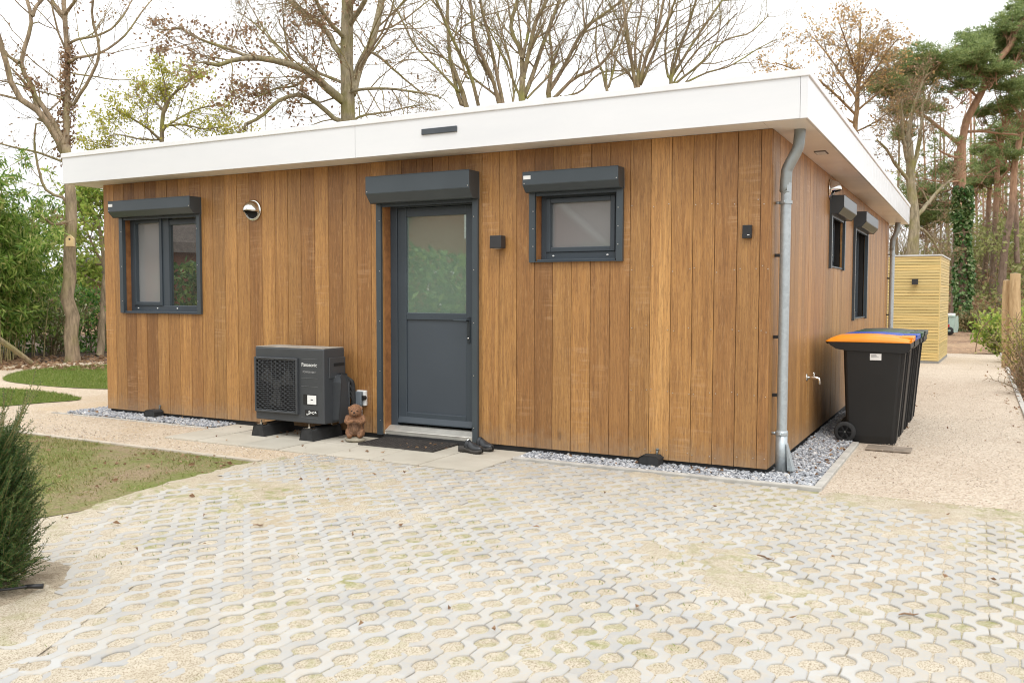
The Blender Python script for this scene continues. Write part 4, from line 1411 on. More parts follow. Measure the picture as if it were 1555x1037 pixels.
def tubes(mb, pts, r0, end=.35, n=4):
    N, K, _ = pts.shape
    if N == 0: return
    T = norm(pts[:, -1] - pts[:, 0])
    ref = np.where(np.abs(T[:, 2:3]) < .8, np.array([[0, 0, 1.]]), np.array([[1., 0, 0]]))
    A = norm(np.cross(T, ref)); B = np.cross(T, A)
    a = np.arange(n) * 2 * PI / n
    rr = r0[:, None] * np.linspace(1, end, K)[None]
    ring = np.cos(a)[None, :, None] * A[:, None] + np.sin(a)[None, :, None] * B[:, None]
    V = pts[:, :, None, :] + rr[:, :, None, None] * ring[:, None]
    idx = np.arange(N * K * n).reshape(N, K, n)
    q = np.stack([idx[:, :-1, :], np.roll(idx, -1, 2)[:, :-1, :], np.roll(idx, -1, 2)[:, 1:, :], idx[:, 1:, :]], -1)
    mb.add(V.reshape(-1, 3), q.reshape(-1, 4))

def spawn(pts, r0, L, m, r, ang, lenf, tmin=.2, tmax=1.0, end=.35):
    N, K, _ = pts.shape
    t = tmin + (tmax - tmin) * (np.arange(m)[None] + r.random((N, m))) / m
    f_ = t * (K - 1); i = np.minimum(f_.astype(int), K - 2); fr = (f_ - i)[..., None]
    ar = np.arange(N)[:, None]
    P = pts[ar, i] * (1 - fr) + pts[ar, i + 1] * fr
    T = norm(pts[ar, i + 1] - pts[ar, i])
    pr = norm(np.cross(T, r.normal(0, 1, T.shape)))
    a = R(ang) * (.65 + .7 * r.random((N, m)))[..., None]
    Dv = norm(T * np.cos(a) + pr * np.sin(a))
    Ln = L[:, None] * lenf * (.6 + .8 * r.random((N, m))) * (1.15 - .6 * t)
    Rn = r0[:, None] * (1 - (1 - end) * t) * (.45 + .2 * r.random((N, m)))
    return P.reshape(-1, 3), Dv.reshape(-1, 3), Ln.ravel(), Rn.ravel()

def leaves(mb, C, A, ln, wd, r, fold=.15):
    N = len(C)
    if N == 0: return
    A = norm(A)
    B = norm(np.cross(A, r.normal(0, 1, (N, 3))))
    Nn = np.cross(A, B)
    ln = np.broadcast_to(ln, (N,))[:, None]; wd = np.broadcast_to(wd, (N,))[:, None]
    V = np.stack([C, C + A * ln * .5 + B * wd * .5 + Nn * wd * fold, C + A * ln, C + A * ln * .5 - B * wd * .5 + Nn * wd * fold], 1)
    mb.add(V.reshape(-1, 3), np.arange(N * 4).reshape(N, 4))

def resample(P, n):
    P = np.asarray(P, float)
    P = np.array(curve(P, 8, False) + [tuple(P[-1])])
    s = np.concatenate([[0], np.cumsum(np.linalg.norm(np.diff(P, axis=0), axis=1))])
    u = np.linspace(0, s[-1], n)
    return np.stack([np.interp(u, s, P[:, k]) for k in range(3)], 1), s[-1]

LEAFB = leafmat('dead_brown_leaf', [(0, (.17, .095, .05)), (.5, (.31, .19, .11)), (1, (.45, .31, .19))], .4)
LEAFY = leafmat('spring_leaf', [(0, (.28, .30, .04)), (.5, (.46, .46, .07)), (1, (.58, .52, .12))], .5)
LEAFO = leafmat('orange_leaf', [(0, (.42, .25, .10)), (.6, (.62, .41, .18)), (1, (.66, .52, .30))], .55)
LEAFI = leafmat('ivy_leaf', [(0, (.03, .085, .02)), (.5, (.08, .165, .04)), (.85, (.20, .28, .10)), (1, (.40, .44, .26))], .25, .4)
NEEDLE = leafmat('pine_needle', [(0, (.12, .18, .06)), (.5, (.24, .31, .11)), (1, (.38, .44, .18))], .5)
BAMB = leafmat('bamboo_leaf', [(0, (.06, .13, .02)), (.35, (.17, .30, .05)), (.75, (.33, .45, .10)), (1, (.56, .54, .22))], .5)
LAUR = leafmat('laurel_leaf', [(0, (.035, .10, .02)), (.6, (.11, .25, .045)), (1, (.28, .42, .09))], .35, .3)
LIMEL = leafmat('lime_leaf', [(0, (.16, .28, .05)), (.5, (.34, .45, .08)), (1, (.52, .55, .15))], .45)
YEWM = leafmat('yew_needle', [(0, (.022, .055, .014)), (.5, (.042, .095, .02)), (.85, (.08, .135, .028)), (1, (.15, .18, .05))], .2)
CULM = leafmat('bamboo_culm', [(0, (.26, .25, .09)), (.5, (.42, .34, .16)), (1, (.54, .45, .25))], 0, .5)

def tree(name, label, limbs, D_, bk, r, depthvar=1.0, k1=7, k2=5, k3=4, l1=.5, twigr=.004, leafm=None, leafn=0, leafsz=.09, group=None, up=.03, ang=45, cat='tree', leaffn=None, seg=6, rad=1.0, minl=1.0):
    """limbs: list of (pixel polyline, radius_px_start, radius_px_end, depth bend)."""
    base = at(*limbs[0][0][0], D_)
    rt = empty(name, tuple(base))
    tr_ = MB(); tw = MB()
    lp, lr, ll = [], [], []
    for li, (pl_, ra, rb, db) in enumerate(limbs):
        n = len(pl_)
        P = [at(x, y, D_ + db * (k / max(1, n - 1)) ** 1.2) for k, (x, y) in enumerate(pl_)]
        P, ln = resample(P, 14)
        if li == 0 and len(limbs) > 1: rb = min(rb, 1.12 * max(l_[1] for l_ in limbs[1:]))
        rr = np.linspace(ra, rb, 14) * D_ / FPX * rad
        if li == 0: rr[0] *= 1.25
        P = P + r.normal(0, .35, P.shape) * rr[:, None] * .35
        tr_.tube(P - base, rr, 9, False)
        if li == 0 and len(limbs) > 1:
            dd_ = norm(P[-1] - P[-3])
            side_ = norm(np.cross(dd_, r.normal(0, 1, 3)))
            tp = np.stack([P[-1] - dd_ * .02, P[-1] + dd_ * rr[-1] * 6 + side_ * rr[-1] * .6, P[-1] + dd_ * rr[-1] * 14 + side_ * rr[-1] * 3, P[-1] + dd_ * rr[-1] * 22 + side_ * rr[-1] * 7])
            tp, tl = resample(tp, 14)
            tr_.tube(tp - base, np.linspace(rr[-1], rr[-1] * .12, 14), 8, False)
            lp.append(tp); lr.append(rr[-1] * .7); ll.append(max(tl, minl))
        if li > 0 or len(limbs) == 1:
            lp.append(P); lr.append(rr[0]); ll.append(max(ln, minl))
    tr_.build('trunk', bk, rt, True)
    pts = np.stack(lp); r0 = np.array(lr); Ln = np.array(ll)
    tips = []
    lev = [(k1, l1, ang), (k2, .55, ang), (k3, .55, ang + 5)]
    for j, (m_, lf_, an) in enumerate(lev):
        if m_ == 0: break
        P, Dv, L2, R2 = spawn(pts, r0, Ln, m_, r, an, lf_, .12 if j == 0 else .2)
        R2 = np.maximum(np.minimum(R2, L2 * .012), twigr)
        L2 = np.minimum(L2, 4.5)
        pts = sway(P, Dv, L2, (seg, 5, 4)[j], (.17, .2, .22)[j], up, r)
        tubes(tw, pts - base, R2, .4, (5, 4, 3)[j])
        r0, Ln = R2, L2
        if j >= 1: tips.append(pts)
    tw.build('branches', TWIGM if bk is not PBARK else PBARK, rt)
    if leafm is not None and leafn:
        tp_ = np.concatenate([t_.reshape(-1, 3) for t_ in tips])
        if leaffn is not None:
            wgt = leaffn(tp_); tp_ = tp_[r.random(len(tp_)) < wgt]
        if len(tp_):
            pk = tp_[r.integers(0, len(tp_), leafn)] + r.normal(0, .06, (leafn, 3))
            lm_ = MB(); leaves(lm_, pk - base, r.normal(0, 1, (leafn, 3)) + np.array([0, 0, -.4]), leafsz * (.6 + .8 * r.random(leafn)), leafsz * .6 * (.6 + .8 * r.random(leafn)), r)
            lm_.build('leaves', leafm, rt)
    tag(rt, label, cat, group)
    return rt

def pxof(P):
    d = P - CAM
    z = d @ c_f
    return 777.5 + FPX * (d @ c_r) / z, 518.5 - FPX * (d @ c_u) / z

# 1: the forked tree with the bird house
r1 = np.random.default_rng(21)
LT = [([(107, 549), (109, 478), (103, 446), (104, 410), (106.6, 373), (107.6, 309), (106.6, 287), (104, 260), (97, 227)], 11, 6.5, 0),
      ([(97, 232), (101, 170), (103, 100), (98, 20), (95, -40), (93, -120)], 4.8, 2.8, .6),
      ([(98, 236), (90, 217), (67, 177), (52, 164), (28, 147), (10, 100), (0, 63), (-12, 10), (-14, -60)], 5.8, 2.4, -.8),
      ([(63, 174), (50, 134), (32, 100), (42, 60), (48, 25), (40, 0), (36, -50)], 4.2, 2.0, .3),
      ([(48, 25), (56, 8), (66, -6), (70, -60)], 3.0, 1.5, .4),
      ([(30, 96), (14, 86), (3, 74), (-10, 66)], 2.6, 1.6, .2),
      ([(105, 155), (127, 134), (147, 97), (150, 67), (140, 30), (142, 0), (146, -50)], 2.8, 1.2, -1.0),
      ([(106, 93), (118, 87), (150, 82), (187, 57), (214, 20), (230, -4)], 2.4, .9, 1.2),
      ([(103, 64), (120, 59), (147, 55), (174, 40), (194, 13), (204, -20)], 2.2, .9, .8),
      ([(98, 22), (84, 8), (78, -4), (70, -40)], 2.8, 1.4, .5), ([(98, 20), (108, 10), (116, -4), (124, -50)], 2.8, 1.4, -.5),
      ([(96, 248), (75, 238), (55, 231), (25, 225), (0, 218), (-30, 212)], 2.0, 1.1, -.6),
      ([(104, 308), (97, 300), (80, 296), (67, 284), (58, 255), (54, 234), (52, 212), (62, 187)], 2.6, 1.1, -.5),
      ([(104, 337), (99, 338), (81, 341), (64, 329), (50, 324)], 2.6, 1.3, -.8),
      ([(97, 150), (75, 143), (55, 138)], 1.5, .7, .5), ([(110, 112), (140, 116), (180, 122), (205, 118)], 1.4, .6, .5)]
t1 = tree('garden_tree', 'tall forked garden tree with brown ivy tufts and a bird house', LT, 18.6, BARKB, r1, k1=7, k2=4, k3=3, l1=.42, leafm=LEAFB, leafn=520, leafsz=.07, up=.04, ang=48)
iv = MB(); n = 900
P = np.array([at(*p, 18.75) for p in ((97, 235), (100, 180), (103, 110), (103, 80))]); P, _ = resample(P, 60)
q = P[r1.integers(0, 60, n)] + r1.normal(0, .085, (n, 3))
P2 = np.array([at(*p, 18.4) for p in ((50, 134), (42, 118))]); P2, _ = resample(P2, 20)
q = np.concatenate([q, P2[r1.integers(0, 20, 90)] + r1.normal(0, .12, (90, 3))]); n = len(q)
leaves(iv, q - np.array(t1.location), r1.normal(0, 1, (n, 3)) + np.array([0, 0, -.6]), .07 + .05 * r1.random(n), .05, r1)
iv.build('dead_ivy', LEAFB, t1)
bh = empty('bird_house', tuple(at(107, 366, 18.30)), R(40))
m = MB(); m.prism([(-.075, -.11), (.075, -.11), (.075, .05), (0, .125), (-.075, .05)], 1, -.07, .06); m.build('box_body', simple('birdhouse_wood', (.60, .44, .22), .6, 0, .15), bh)
m = MB(); m.lathe([(0, -.0725), (.020, -.0722), (.021, -.068)], (0, 0, .03), (0, 1, 0), 12); m.build('entrance_hole', DARKHOLE, bh)
m = MB(); m.box(-.08, .08, -.085, .065, -.122, -.1105); m.build('floor_board', simple('birdhouse_base', (.30, .2, .1), .7), bh)
tag(bh, 'small pale wooden bird house fixed on the forked tree trunk', 'bird house')

# 2: second trunk beside the house
tree('slim_tree', 'slim brown trunk half hidden behind the left end of the house', [([(152, 541), (154, 500), (158, 455), (163, 400), (168, 330), (172, 300)], 6, 3.5, .5), ([(163, 400), (176, 350), (190, 310)], 3, 1, .5), ([(170, 310), (176, 280), (186, 240)], 3.4, .8, .5)], 20.5, BARKB, np.random.default_rng(22), k1=4, k2=3, k3=2)

# 3: spring-leaved trees
r3 = np.random.default_rng(33)
tree('spring_tree', 'young tree with sparse yellow green leaves above the left roof end',
     [([(248, 330), (246, 260), (245, 205), (250, 168)], 6, 4.5, 0), ([(246, 218), (225, 196), (196, 178), (170, 165)], 3.2, 1, -1.0), ([(250, 168), (258, 150), (280, 128), (300, 112)], 3.5, 1.2, .8), ([(250, 172), (232, 150), (215, 130)], 3, 1, .6),
      ([(247, 192), (280, 190), (310, 196), (340, 190)], 2.6, .8, -.6), ([(246, 212), (215, 212), (180, 205), (160, 212)], 2.4, .8, 1.2), ([(247, 200), (290, 170), (330, 160), (350, 166)], 2.5, .8, 1), ([(248, 230), (200, 232), (165, 222), (140, 214)], 2.4, .8, -1)],
     25, BARKD, r3, k1=12, k2=6, k3=4, l1=.5, leafm=LEAFY, leafn=5600, leafsz=.085, ang=50, rad=.75)
tree('spring_tree', 'leafy yellow green tree behind the hedge beside the left wall',
     [([(166, 520), (162, 450), (158, 400), (150, 340)], 4, 2.5, 0), ([(158, 400), (140, 370), (125, 330), (118, 300)], 2, .8, -.6), ([(156, 380), (165, 330), (175, 290)], 2, .8, .8), ([(160, 430), (140, 425), (120, 410)], 1.8, .7, .5), ([(152, 350), (135, 310), (130, 285)], 2, .8, 1.0), ([(158, 400), (120, 395), (100, 370)], 1.8, .7, 1.5), ([(162, 450), (130, 455), (104, 445)], 1.8, .7, 1.0)],
     25, BARKB, np.random.default_rng(34), k1=11, k2=6, k3=4, l1=.6, leafm=LIMEL, leafn=6500, leafsz=.14, ang=55)

# 4: big oak behind the roof
r4 = np.random.default_rng(44)
OAK = [([(529, 330), (530, 250), (530, 185), (527, 140), (528, 60), (527, -20), (530, -120)], 14, 8, 0),
       ([(538, 140), (543, 110), (556, 82), (569, 50), (580, 0), (592, -60)], 7.5, 5, 1.5),
       ([(522, 160), (512, 150), (497, 135), (482, 118), (441, 97), (395, 89), (361, 90), (334, 100), (312, 96)], 8, 2.2, -2.0),
       ([(380, 90), (361, 80), (328, 69), (294, 55), (268, 42), (258, 62)], 3.2, 1.2, .5),
       ([(520, 192), (508, 181), (468, 147), (451, 144), (421, 154), (398, 177), (371, 197)], 4.5, 2.2, -1.2),
       ([(524, 100), (508, 70), (495, 47), (468, 23), (438, 0), (420, -30)], 5.5, 3, 1.2),
       ([(530, 150), (543, 137), (587, 135), (630, 140), (668, 150)], 3, 1.2, -1.5), ([(560, 80), (580, 90), (614, 120), (647, 147)], 2.6, 1.2, 1.5),
       ([(524, 205), (545, 178), (590, 170), (640, 160)], 2.6, 1, 2), ([(524, 120), (500, 118), (470, 100), (440, 60), (425, 30)], 3, 1.2, 2.4),
       ([(470, 108), (450, 130), (420, 135), (385, 150)], 2.4, 1, -1), ([(527, 40), (550, 10), (575, -40)], 5, 3, -1), ([(527, 60), (490, 20), (470, -30)], 4, 2, -2), ([(440, 97), (410, 60), (385, 35), (360, 20)], 2.2, .8, 1)]
oak_leaf = lambda P: np.where((np.abs(pxof(P)[0] - 300) < 110) & (pxof(P)[1] > 30) & (pxof(P)[1] < 170), 1.0, np.where((np.abs(pxof(P)[0] - 490) < 55), .6, .06))
tree('oak_tree', 'big mossy oak with crooked limbs and brown leaf tufts behind the roof', OAK, 22, BARKG, r4, k1=14, k2=7, k3=4, l1=.42, leafm=LEAFB, leafn=3400, leafsz=.10, ang=48, leaffn=oak_leaf, up=.05, twigr=.004, rad=.92)

# 5: bare trees along the ridge of the roof
BARE = [
 ('bare tree with three slender stems right of the mossy oak', 26, [([(722, 260), (712, 180), (707, 160), (700, 135)], 9, 6, 0), ([(707, 160), (687, 110), (680, 40), (680, -20), (676, -90)], 4.6, 2.6, .8), ([(727, 175), (714, 114), (694, 74), (677, 37), (662, 0), (640, -50)], 4.4, 2.2, -.8), ([(700, 140), (660, 100), (630, 70), (610, 30), (590, -10)], 3, 1.2, 1.0), ([(712, 120), (700, 90), (690, 60), (705, 20)], 2.6, 1.2, 1.5)]),
 ('bare tree with leaning dark stems behind the middle of the roof', 27, [([(770, 270), (762, 190), (757, 154)], 8, 6, 0), ([(757, 154), (744, 110), (721, 60), (714, 0), (700, -70)], 4.4, 2.4, -.8), ([(764, 160), (756, 120), (741, 50), (731, 10), (722, -60)], 4.6, 2.4, .8), ([(757, 154), (720, 120), (685, 95), (650, 80), (620, 90)], 2.8, 1, 1.2), ([(768, 170), (780, 150), (776, 100), (765, 60), (752, 20)], 3, 1.4, 1.6)]),
 ('thick stemmed bare tree forking widely behind the roof middle', 24, [([(796, 300), (794, 200), (793, 150), (794, 120)], 12, 8.5, 0), ([(794, 125), (792, 84), (776, 43), (786, 0), (790, -60)], 5.5, 3, .6), ([(795, 120), (803, 80), (814, 33), (831, 0), (850, -50)], 5.5, 3, -.6), ([(797, 145), (804, 127), (820, 80), (834, 43), (851, 0), (875, -50)], 5.5, 2.8, .9), ([(790, 150), (770, 100), (750, 60), (735, 30)], 3, 1.2, -1), ([(800, 150), (830, 120), (850, 95), (880, 85)], 2.6, 1, 1.4), ([(792, 90), (802, 50), (806, 0), (812, -50)], 4, 2, 1)]),
 ('bare tree with long stems sweeping right behind the roof', 25, [([(826, 290), (832, 200), (834, 144)], 9, 6, 0), ([(834, 144), (855, 104), (878, 60), (895, 37), (938, 7), (970, -30)], 5, 2.2, .8), ([(840, 150), (860, 130), (881, 114), (901, 107), (928, 80), (945, 40), (955, 0)], 4.2, 1.8, -.8), ([(838, 130), (838, 80), (834, 40), (850, 0), (858, -50)], 3.6, 1.8, 1.2), ([(850, 146), (880, 140), (910, 112), (940, 108), (958, 106)], 2.6, 1, 1.4), ([(890, 45), (885, 10), (890, -30)], 2.4, 1.2, .5)]),
 ('small pale bare tree with a twisted fork above the roof', 24, [([(923, 260), (922, 180), (921, 134)], 5.5, 4, 0), ([(921, 134), (915, 110), (906, 85), (905, 50), (912, 10)], 3, 1.2, .4), ([(922, 134), (931, 110), (935, 85), (945, 60), (950, 20)], 3, 1.2, -.4), ([(926, 124), (946, 112), (958, 108)], 1.6, .7, .4)]),
 ('tall fan shaped bare tree left of the orange tree', 25, [([(972, 260), (970, 190), (968, 130)], 8.5, 6, 0), ([(966, 135), (955, 67), (948, 17), (940, -40)], 4.6, 2.4, .5), ([(968, 130), (975, 110), (982, 84), (1000, 40), (1010, -10), (1025, -60)], 4.6, 2.2, -.6), ([(972, 128), (985, 100), (1005, 51), (1026, 0), (1048, -50)], 4, 1.8, .9), ([(970, 150), (960, 120), (935, 90), (920, 60), (915, 20)], 3, 1.2, 1.2), ([(968, 110), (965, 60), (975, 10), (978, -40)], 3.2, 1.5, 1.5)]),
 ('bare tree with long thin branches arching right over the fascia', 25, [([(1015, 260), (1018, 180), (1019, 122)], 6.5, 5, 0), ([(1019, 122), (1040, 85), (1068, 42), (1098, 0), (1130, -40)], 3.6, 1.5, .8), ([(1019, 124), (1030, 80), (1045, 40), (1060, -10), (1072, -60)], 3.6, 1.6, -.6), ([(1022, 130), (1060, 100), (1100, 62), (1140, 50), (1165, 20)], 3, 1, .9), ([(1024, 135), (1070, 112), (1110, 100), (1150, 75), (1180, 60)], 2.6, .9, 1.4), ([(1022, 128), (1060, 75), (1090, 50), (1120, 20)], 2.4, .9, -1.4), ([(1018, 120), (1010, 80), (1015, 30), (1020, -30)], 3, 1.4, 1.2)])]
for i, (lab, d_, lm_) in enumerate(BARE):
    tree('bare_tree', lab, lm_, d_, BARKB if i % 2 else BARKD, np.random.default_rng(60 + i), k1=9, k2=7, k3=4, l1=.48, leafm=LEAFB, leafn=(130 if i < 3 else 0), leafsz=.09, ang=34, up=.07, group='bare trees behind the roof', twigr=.0030, rad=.70)

# 6: tree with orange leaves
tree('orange_tree', 'round crowned tree with faded orange leaves behind the right roof corner',
     [([(1290, 330), (1296, 250), (1299, 190), (1302, 150)], 7, 4.5, 0), ([(1300, 160), (1304, 110), (1306, 60), (1306, 30)], 3.6, 1.2, .5), ([(1299, 180), (1275, 150), (1240, 120), (1205, 105), (1175, 100)], 2.8, .8, -1.5), ([(1301, 150), (1275, 110), (1250, 75), (1230, 55)], 2.8, .8, 1.5), ([(1302, 140), (1330, 105), (1350, 75), (1365, 60)], 2.8, .8, -1), ([(1300, 170), (1335, 140), (1365, 115), (1385, 100)], 2.4, .8, 1.5), ([(1303, 120), (1290, 80), (1280, 50), (1275, 38)], 2.4, .8, -1.5), ([(1303, 120), (1325, 80), (1335, 50)], 2.4, .8, 1), ([(1298, 200), (1330, 185), (1360, 160)], 2, .7, 1), ([(1300, 190), (1260, 165), (1215, 135), (1190, 120)], 2.4, .7, 1)],
     34, bark('orange_bark', (.16, .10, .05), (.36, .24, .13)), np.random.default_rng(71), k1=14, k2=7, k3=4, l1=.45, leafm=LEAFO, leafn=4200, leafsz=.115, ang=50, twigr=.005, rad=.8)

# 7: pines
def needles(mb, C, n, ln, wd, r, base):
    """n blades in tufts at centres C."""
    N = len(C)
    c = np.repeat(C, n, 0)
    d = r.normal(0, 1, (N * n, 3)); d[:, 2] = np.abs(d[:, 2]) * .9 + .05
    leaves(mb, c - base, d, ln * (.6 + .7 * r.random(N * n)), wd, r, .05)

def pads(mb, twigmb, padl, D_, r, base, dens=260, anchor=None):
    for (px, py, rx, ry, dd) in padl:
        c = at(px, py, D_ + dd)
        s = D_ / FPX
        A = rx * s * 1.3; B = ry * s * 2.0
        n = int(dens * max(.5, A * A * .9))
        u = r.normal(0, 1, (n, 3)); u = norm(u) * (r.random((n, 1)) ** .45)
        # clumpy: gather round sub-centres
        sub = norm(r.normal(0, 1, (9, 3))) * (r.random((9, 1)) ** .4)
        u = u * .45 + sub[r.integers(0, 9, n)] * .75
        u[:, 2] += .25 * (1 - u[:, 0] ** 2 - u[:, 1] ** 2)
        C = c + u * np.array([A, A, B])
        needles(mb, C, 13, .21, .026, r, base)
        k = 16
        src = c + np.array([0, 0, -B * 1.1]) + r.normal(0, A * .12, (k, 3))
        dst = C[r.integers(0, n, k)]
        dv = dst - src
        pts = sway(src, norm(dv), np.linalg.norm(dv, axis=1), 4, .08, .03, r)
        tubes(twigmb, pts - base, np.full(k, .018), .4, 4)

def pine(name, label, limbs, padl, D_, r, group, ivy=None, dens=260, twigs=True):
    base = at(*limbs[0][0][0], D_)
    rt = empty(name, tuple(base))
    tr_ = MB(); br = MB(); nd = MB()
    lp = []
    for li, (pl_, ra, rb, db) in enumerate(limbs):
        n = len(pl_)
        P, ln = resample([at(x, y, D_ + db * k / max(1, n - 1)) for k, (x, y) in enumerate(pl_)], 14)
        rr = np.linspace(ra, rb, 14) * D_ / FPX
        (tr_ if ra > 2.5 else br).tube(P - base, rr, 9, False)
        if li: lp.append(P)
    if lp and twigs:
        pts = np.stack(lp)
        Pn, Dv, L2, R2 = spawn(pts, np.full(len(lp), .1), np.full(len(lp), 4.), 8, r, 50, .45, .15)
        p2 = sway(Pn, Dv, L2, 6, .16, .03, r); tubes(br, p2 - base, np.maximum(R2 * .5, .015), .4, 4)
        Pn, Dv, L3, R3 = spawn(p2, R2, L2, 4, r, 50, .5)
        p3 = sway(Pn, Dv, L3, 4, .2, .03, r); tubes(br, p3 - base, np.full(len(L3), .010), .4, 3)
        tip_ = np.concatenate([p3[:, -1], p3[:, -2]]); tip_ = tip_[r.random(len(tip_)) < .6]
        needles(nd, tip_, 16, .20, .026, r, base)
    pads(nd, br, padl, D_, r, base, dens)
    tr_.build('trunk', PBARK, rt, True); br.build('branches', PBARK, rt); nd.build('needles', NEEDLE, rt)
    if ivy:
        P, ln = resample([at(x, y, D_) for x, y in ivy], 80)
        n = 5200
        k = r.integers(0, 80, n); a = r.random(n) * 2 * PI
        rad = .21 + .11 * r.random(n) + .06 * np.sin(P[k][:, 2] * 2.1 + 3 * np.cos(a))
        C = P[k] + np.stack([np.cos(a) * rad, np.sin(a) * rad, r.normal(0, .1, n)], 1)
        kp = (r.random(n) < .35 + .65 * (vnoise(a * 1.6 + 9, C[:, 2] * .8 + 5, 77) > .38))
        C, a = C[kp], a[kp]
        im = MB(); leaves(im, C - base, np.stack([np.cos(a) * .6, np.sin(a) * .6, np.full(len(a), -.8)], 1) + r.normal(0, .35, (len(a), 3)), .17 * (.6 + .7 * r.random(len(a))), .15, r)
        im.build('ivy', LEAFI, rt)
    return tag(rt, label, 'pine tree', group)

PG = 'pine trees beyond the shed'
pine('pine_tree', 'tall red pine with an ivy covered trunk and one long left limb',
     [([(1463, 503), (1463, 420), (1461, 300), (1459, 219), (1465, 190), (1478, 160), (1494, 135), (1511, 93), (1535, 70), (1560, 40)], 8, 4, 0),
      ([(1455, 219), (1440, 206), (1410, 181), (1385, 165), (1363, 147), (1350, 140)], 3.4, 1.8, -1.5), ([(1469, 201), (1490, 200), (1520, 203), (1545, 205)], 2.4, 1.2, 1.5), ([(1485, 150), (1470, 135), (1450, 128), (1440, 118)], 2.2, 1, -1), ([(1500, 120), (1520, 130), (1545, 135)], 2.2, 1, 1), ([(1456, 240), (1440, 236), (1425, 228)], 2, 1, -.8), ([(1457, 275), (1430, 276), (1405, 272)], 1.6, .8, -1), ([(1454, 277), (1440, 290), (1410, 296)], 1.6, .8, 1)],
     [(1392, 96, 46, 13, -1.5), (1372, 118, 44, 13, -1), (1408, 122, 40, 15, 0), (1362, 142, 34, 10, -1.8), (1378, 166, 34, 8, -1.5), (1418, 103, 30, 10, 1.2), (1345, 128, 26, 9, .5),
      (1478, 66, 34, 11, 0), (1508, 52, 38, 12, 1), (1535, 36, 30, 12, 0), (1552, 18, 22, 12, .8), (1476, 92, 32, 11, -1), (1506, 84, 42, 13, 1.4), (1540, 72, 34, 14, 0), (1470, 112, 30, 9, .5), (1508, 108, 36, 10, -1), (1545, 108, 32, 13, 1), (1456, 134, 26, 9, -1), (1530, 140, 34, 10, 0), (1552, 160, 24, 10, -.8), (1528, 172, 28, 9, 1.2), (1495, 176, 20, 7, 2)],
     37, np.random.default_rng(81), PG, ivy=[(1463, 500), (1463, 420), (1462, 350), (1461, 292)], dens=290)
pine('pine_tree', 'leaning pine at the right edge with two crossing stems',
     [([(1519, 480), (1526, 375), (1536, 322), (1541, 250), (1548, 215), (1556, 170)], 6, 3.6, 0), ([(1545, 400), (1543, 325), (1541, 260), (1550, 228)], 4, 3, 1), ([(1540, 255), (1528, 262), (1516, 282)], 1.8, .8, 1), ([(1548, 215), (1530, 205), (1510, 206)], 1.8, .8, -1)],
     [(1535, 238, 24, 8, 0), (1552, 205, 26, 10, 1), (1520, 206, 24, 7, -1), (1548, 188, 26, 8, 0)], 42, np.random.default_rng(82), PG)
pine('pine_tree', 'straight orange stemmed pine between the ivied trunk and right edge',
     [([(1507, 482), (1509, 393), (1513, 300), (1515, 250), (1521, 215), (1535, 185)], 5.4, 3, 0), ([(1513, 290), (1530, 270), (1540, 262)], 1.6, .8, .8), ([(1514, 255), (1502, 262), (1490, 280)], 1.5, .7, -.8)],
     [(1512, 262, 28, 7, .5), (1528, 222, 26, 7, 0), (1500, 232, 22, 6, -.6), (1490, 274, 20, 5, 1)], 45, np.random.default_rng(83), PG)
pine('pine_tree', 'thin dark pine stem just right of the ivied trunk',
     [([(1490, 478), (1497, 393), (1502, 300), (1506, 250)], 4.4, 3, 0), ([(1503, 290), (1490, 280), (1478, 282)], 1.4, .7, .5)], [(1482, 280, 26, 6, 0), (1503, 250, 22, 6, .8)], 46, np.random.default_rng(84), PG)
pine('pine_tree', 'pine stem standing just left of the ivied trunk',
     [([(1447, 490), (1449, 444), (1451, 360), (1451, 289), (1452, 230)], 4.6, 3.2, 0), ([(1451, 310), (1420, 305), (1395, 300)], 1.6, .8, .5)],
     [(1408, 300, 38, 10, -.5), (1385, 318, 30, 9, .8), (1425, 322, 28, 9, 1), (1402, 338, 34, 9, 0), (1432, 262, 24, 7, .4), (1372, 205, 24, 6, 0)], 39, np.random.default_rng(85), PG)
# 8: thick bare oak behind the shed
tree('bare_tree', 'thick trunked bare tree right behind the pale shed',
     [([(1385, 520), (1386, 387), (1388, 330), (1383, 265), (1380, 215)], 12, 7.5, 0), ([(1388, 335), (1408, 310), (1430, 285), (1450, 272)], 3.6, 1.4, 1), ([(1384, 280), (1360, 250), (1345, 225), (1330, 215)], 3.2, 1.2, -1), ([(1383, 262), (1395, 220), (1400, 180), (1398, 150)], 4, 1.6, .8), ([(1381, 250), (1370, 200), (1372, 150)], 3.6, 1.4, -.8), ([(1388, 350), (1405, 352), (1425, 380), (1435, 400)], 2.6, 1, .8), ([(1387, 340), (1368, 330), (1352, 345), (1340, 352)], 2.4, 1, .6)],
     32, BARKG, np.random.default_rng(90), k1=12, k2=6, k3=4, l1=.5, leafm=LEAFB, leafn=700, leafsz=.10, ang=48, twigr=.006, group='bare trees behind the shed')

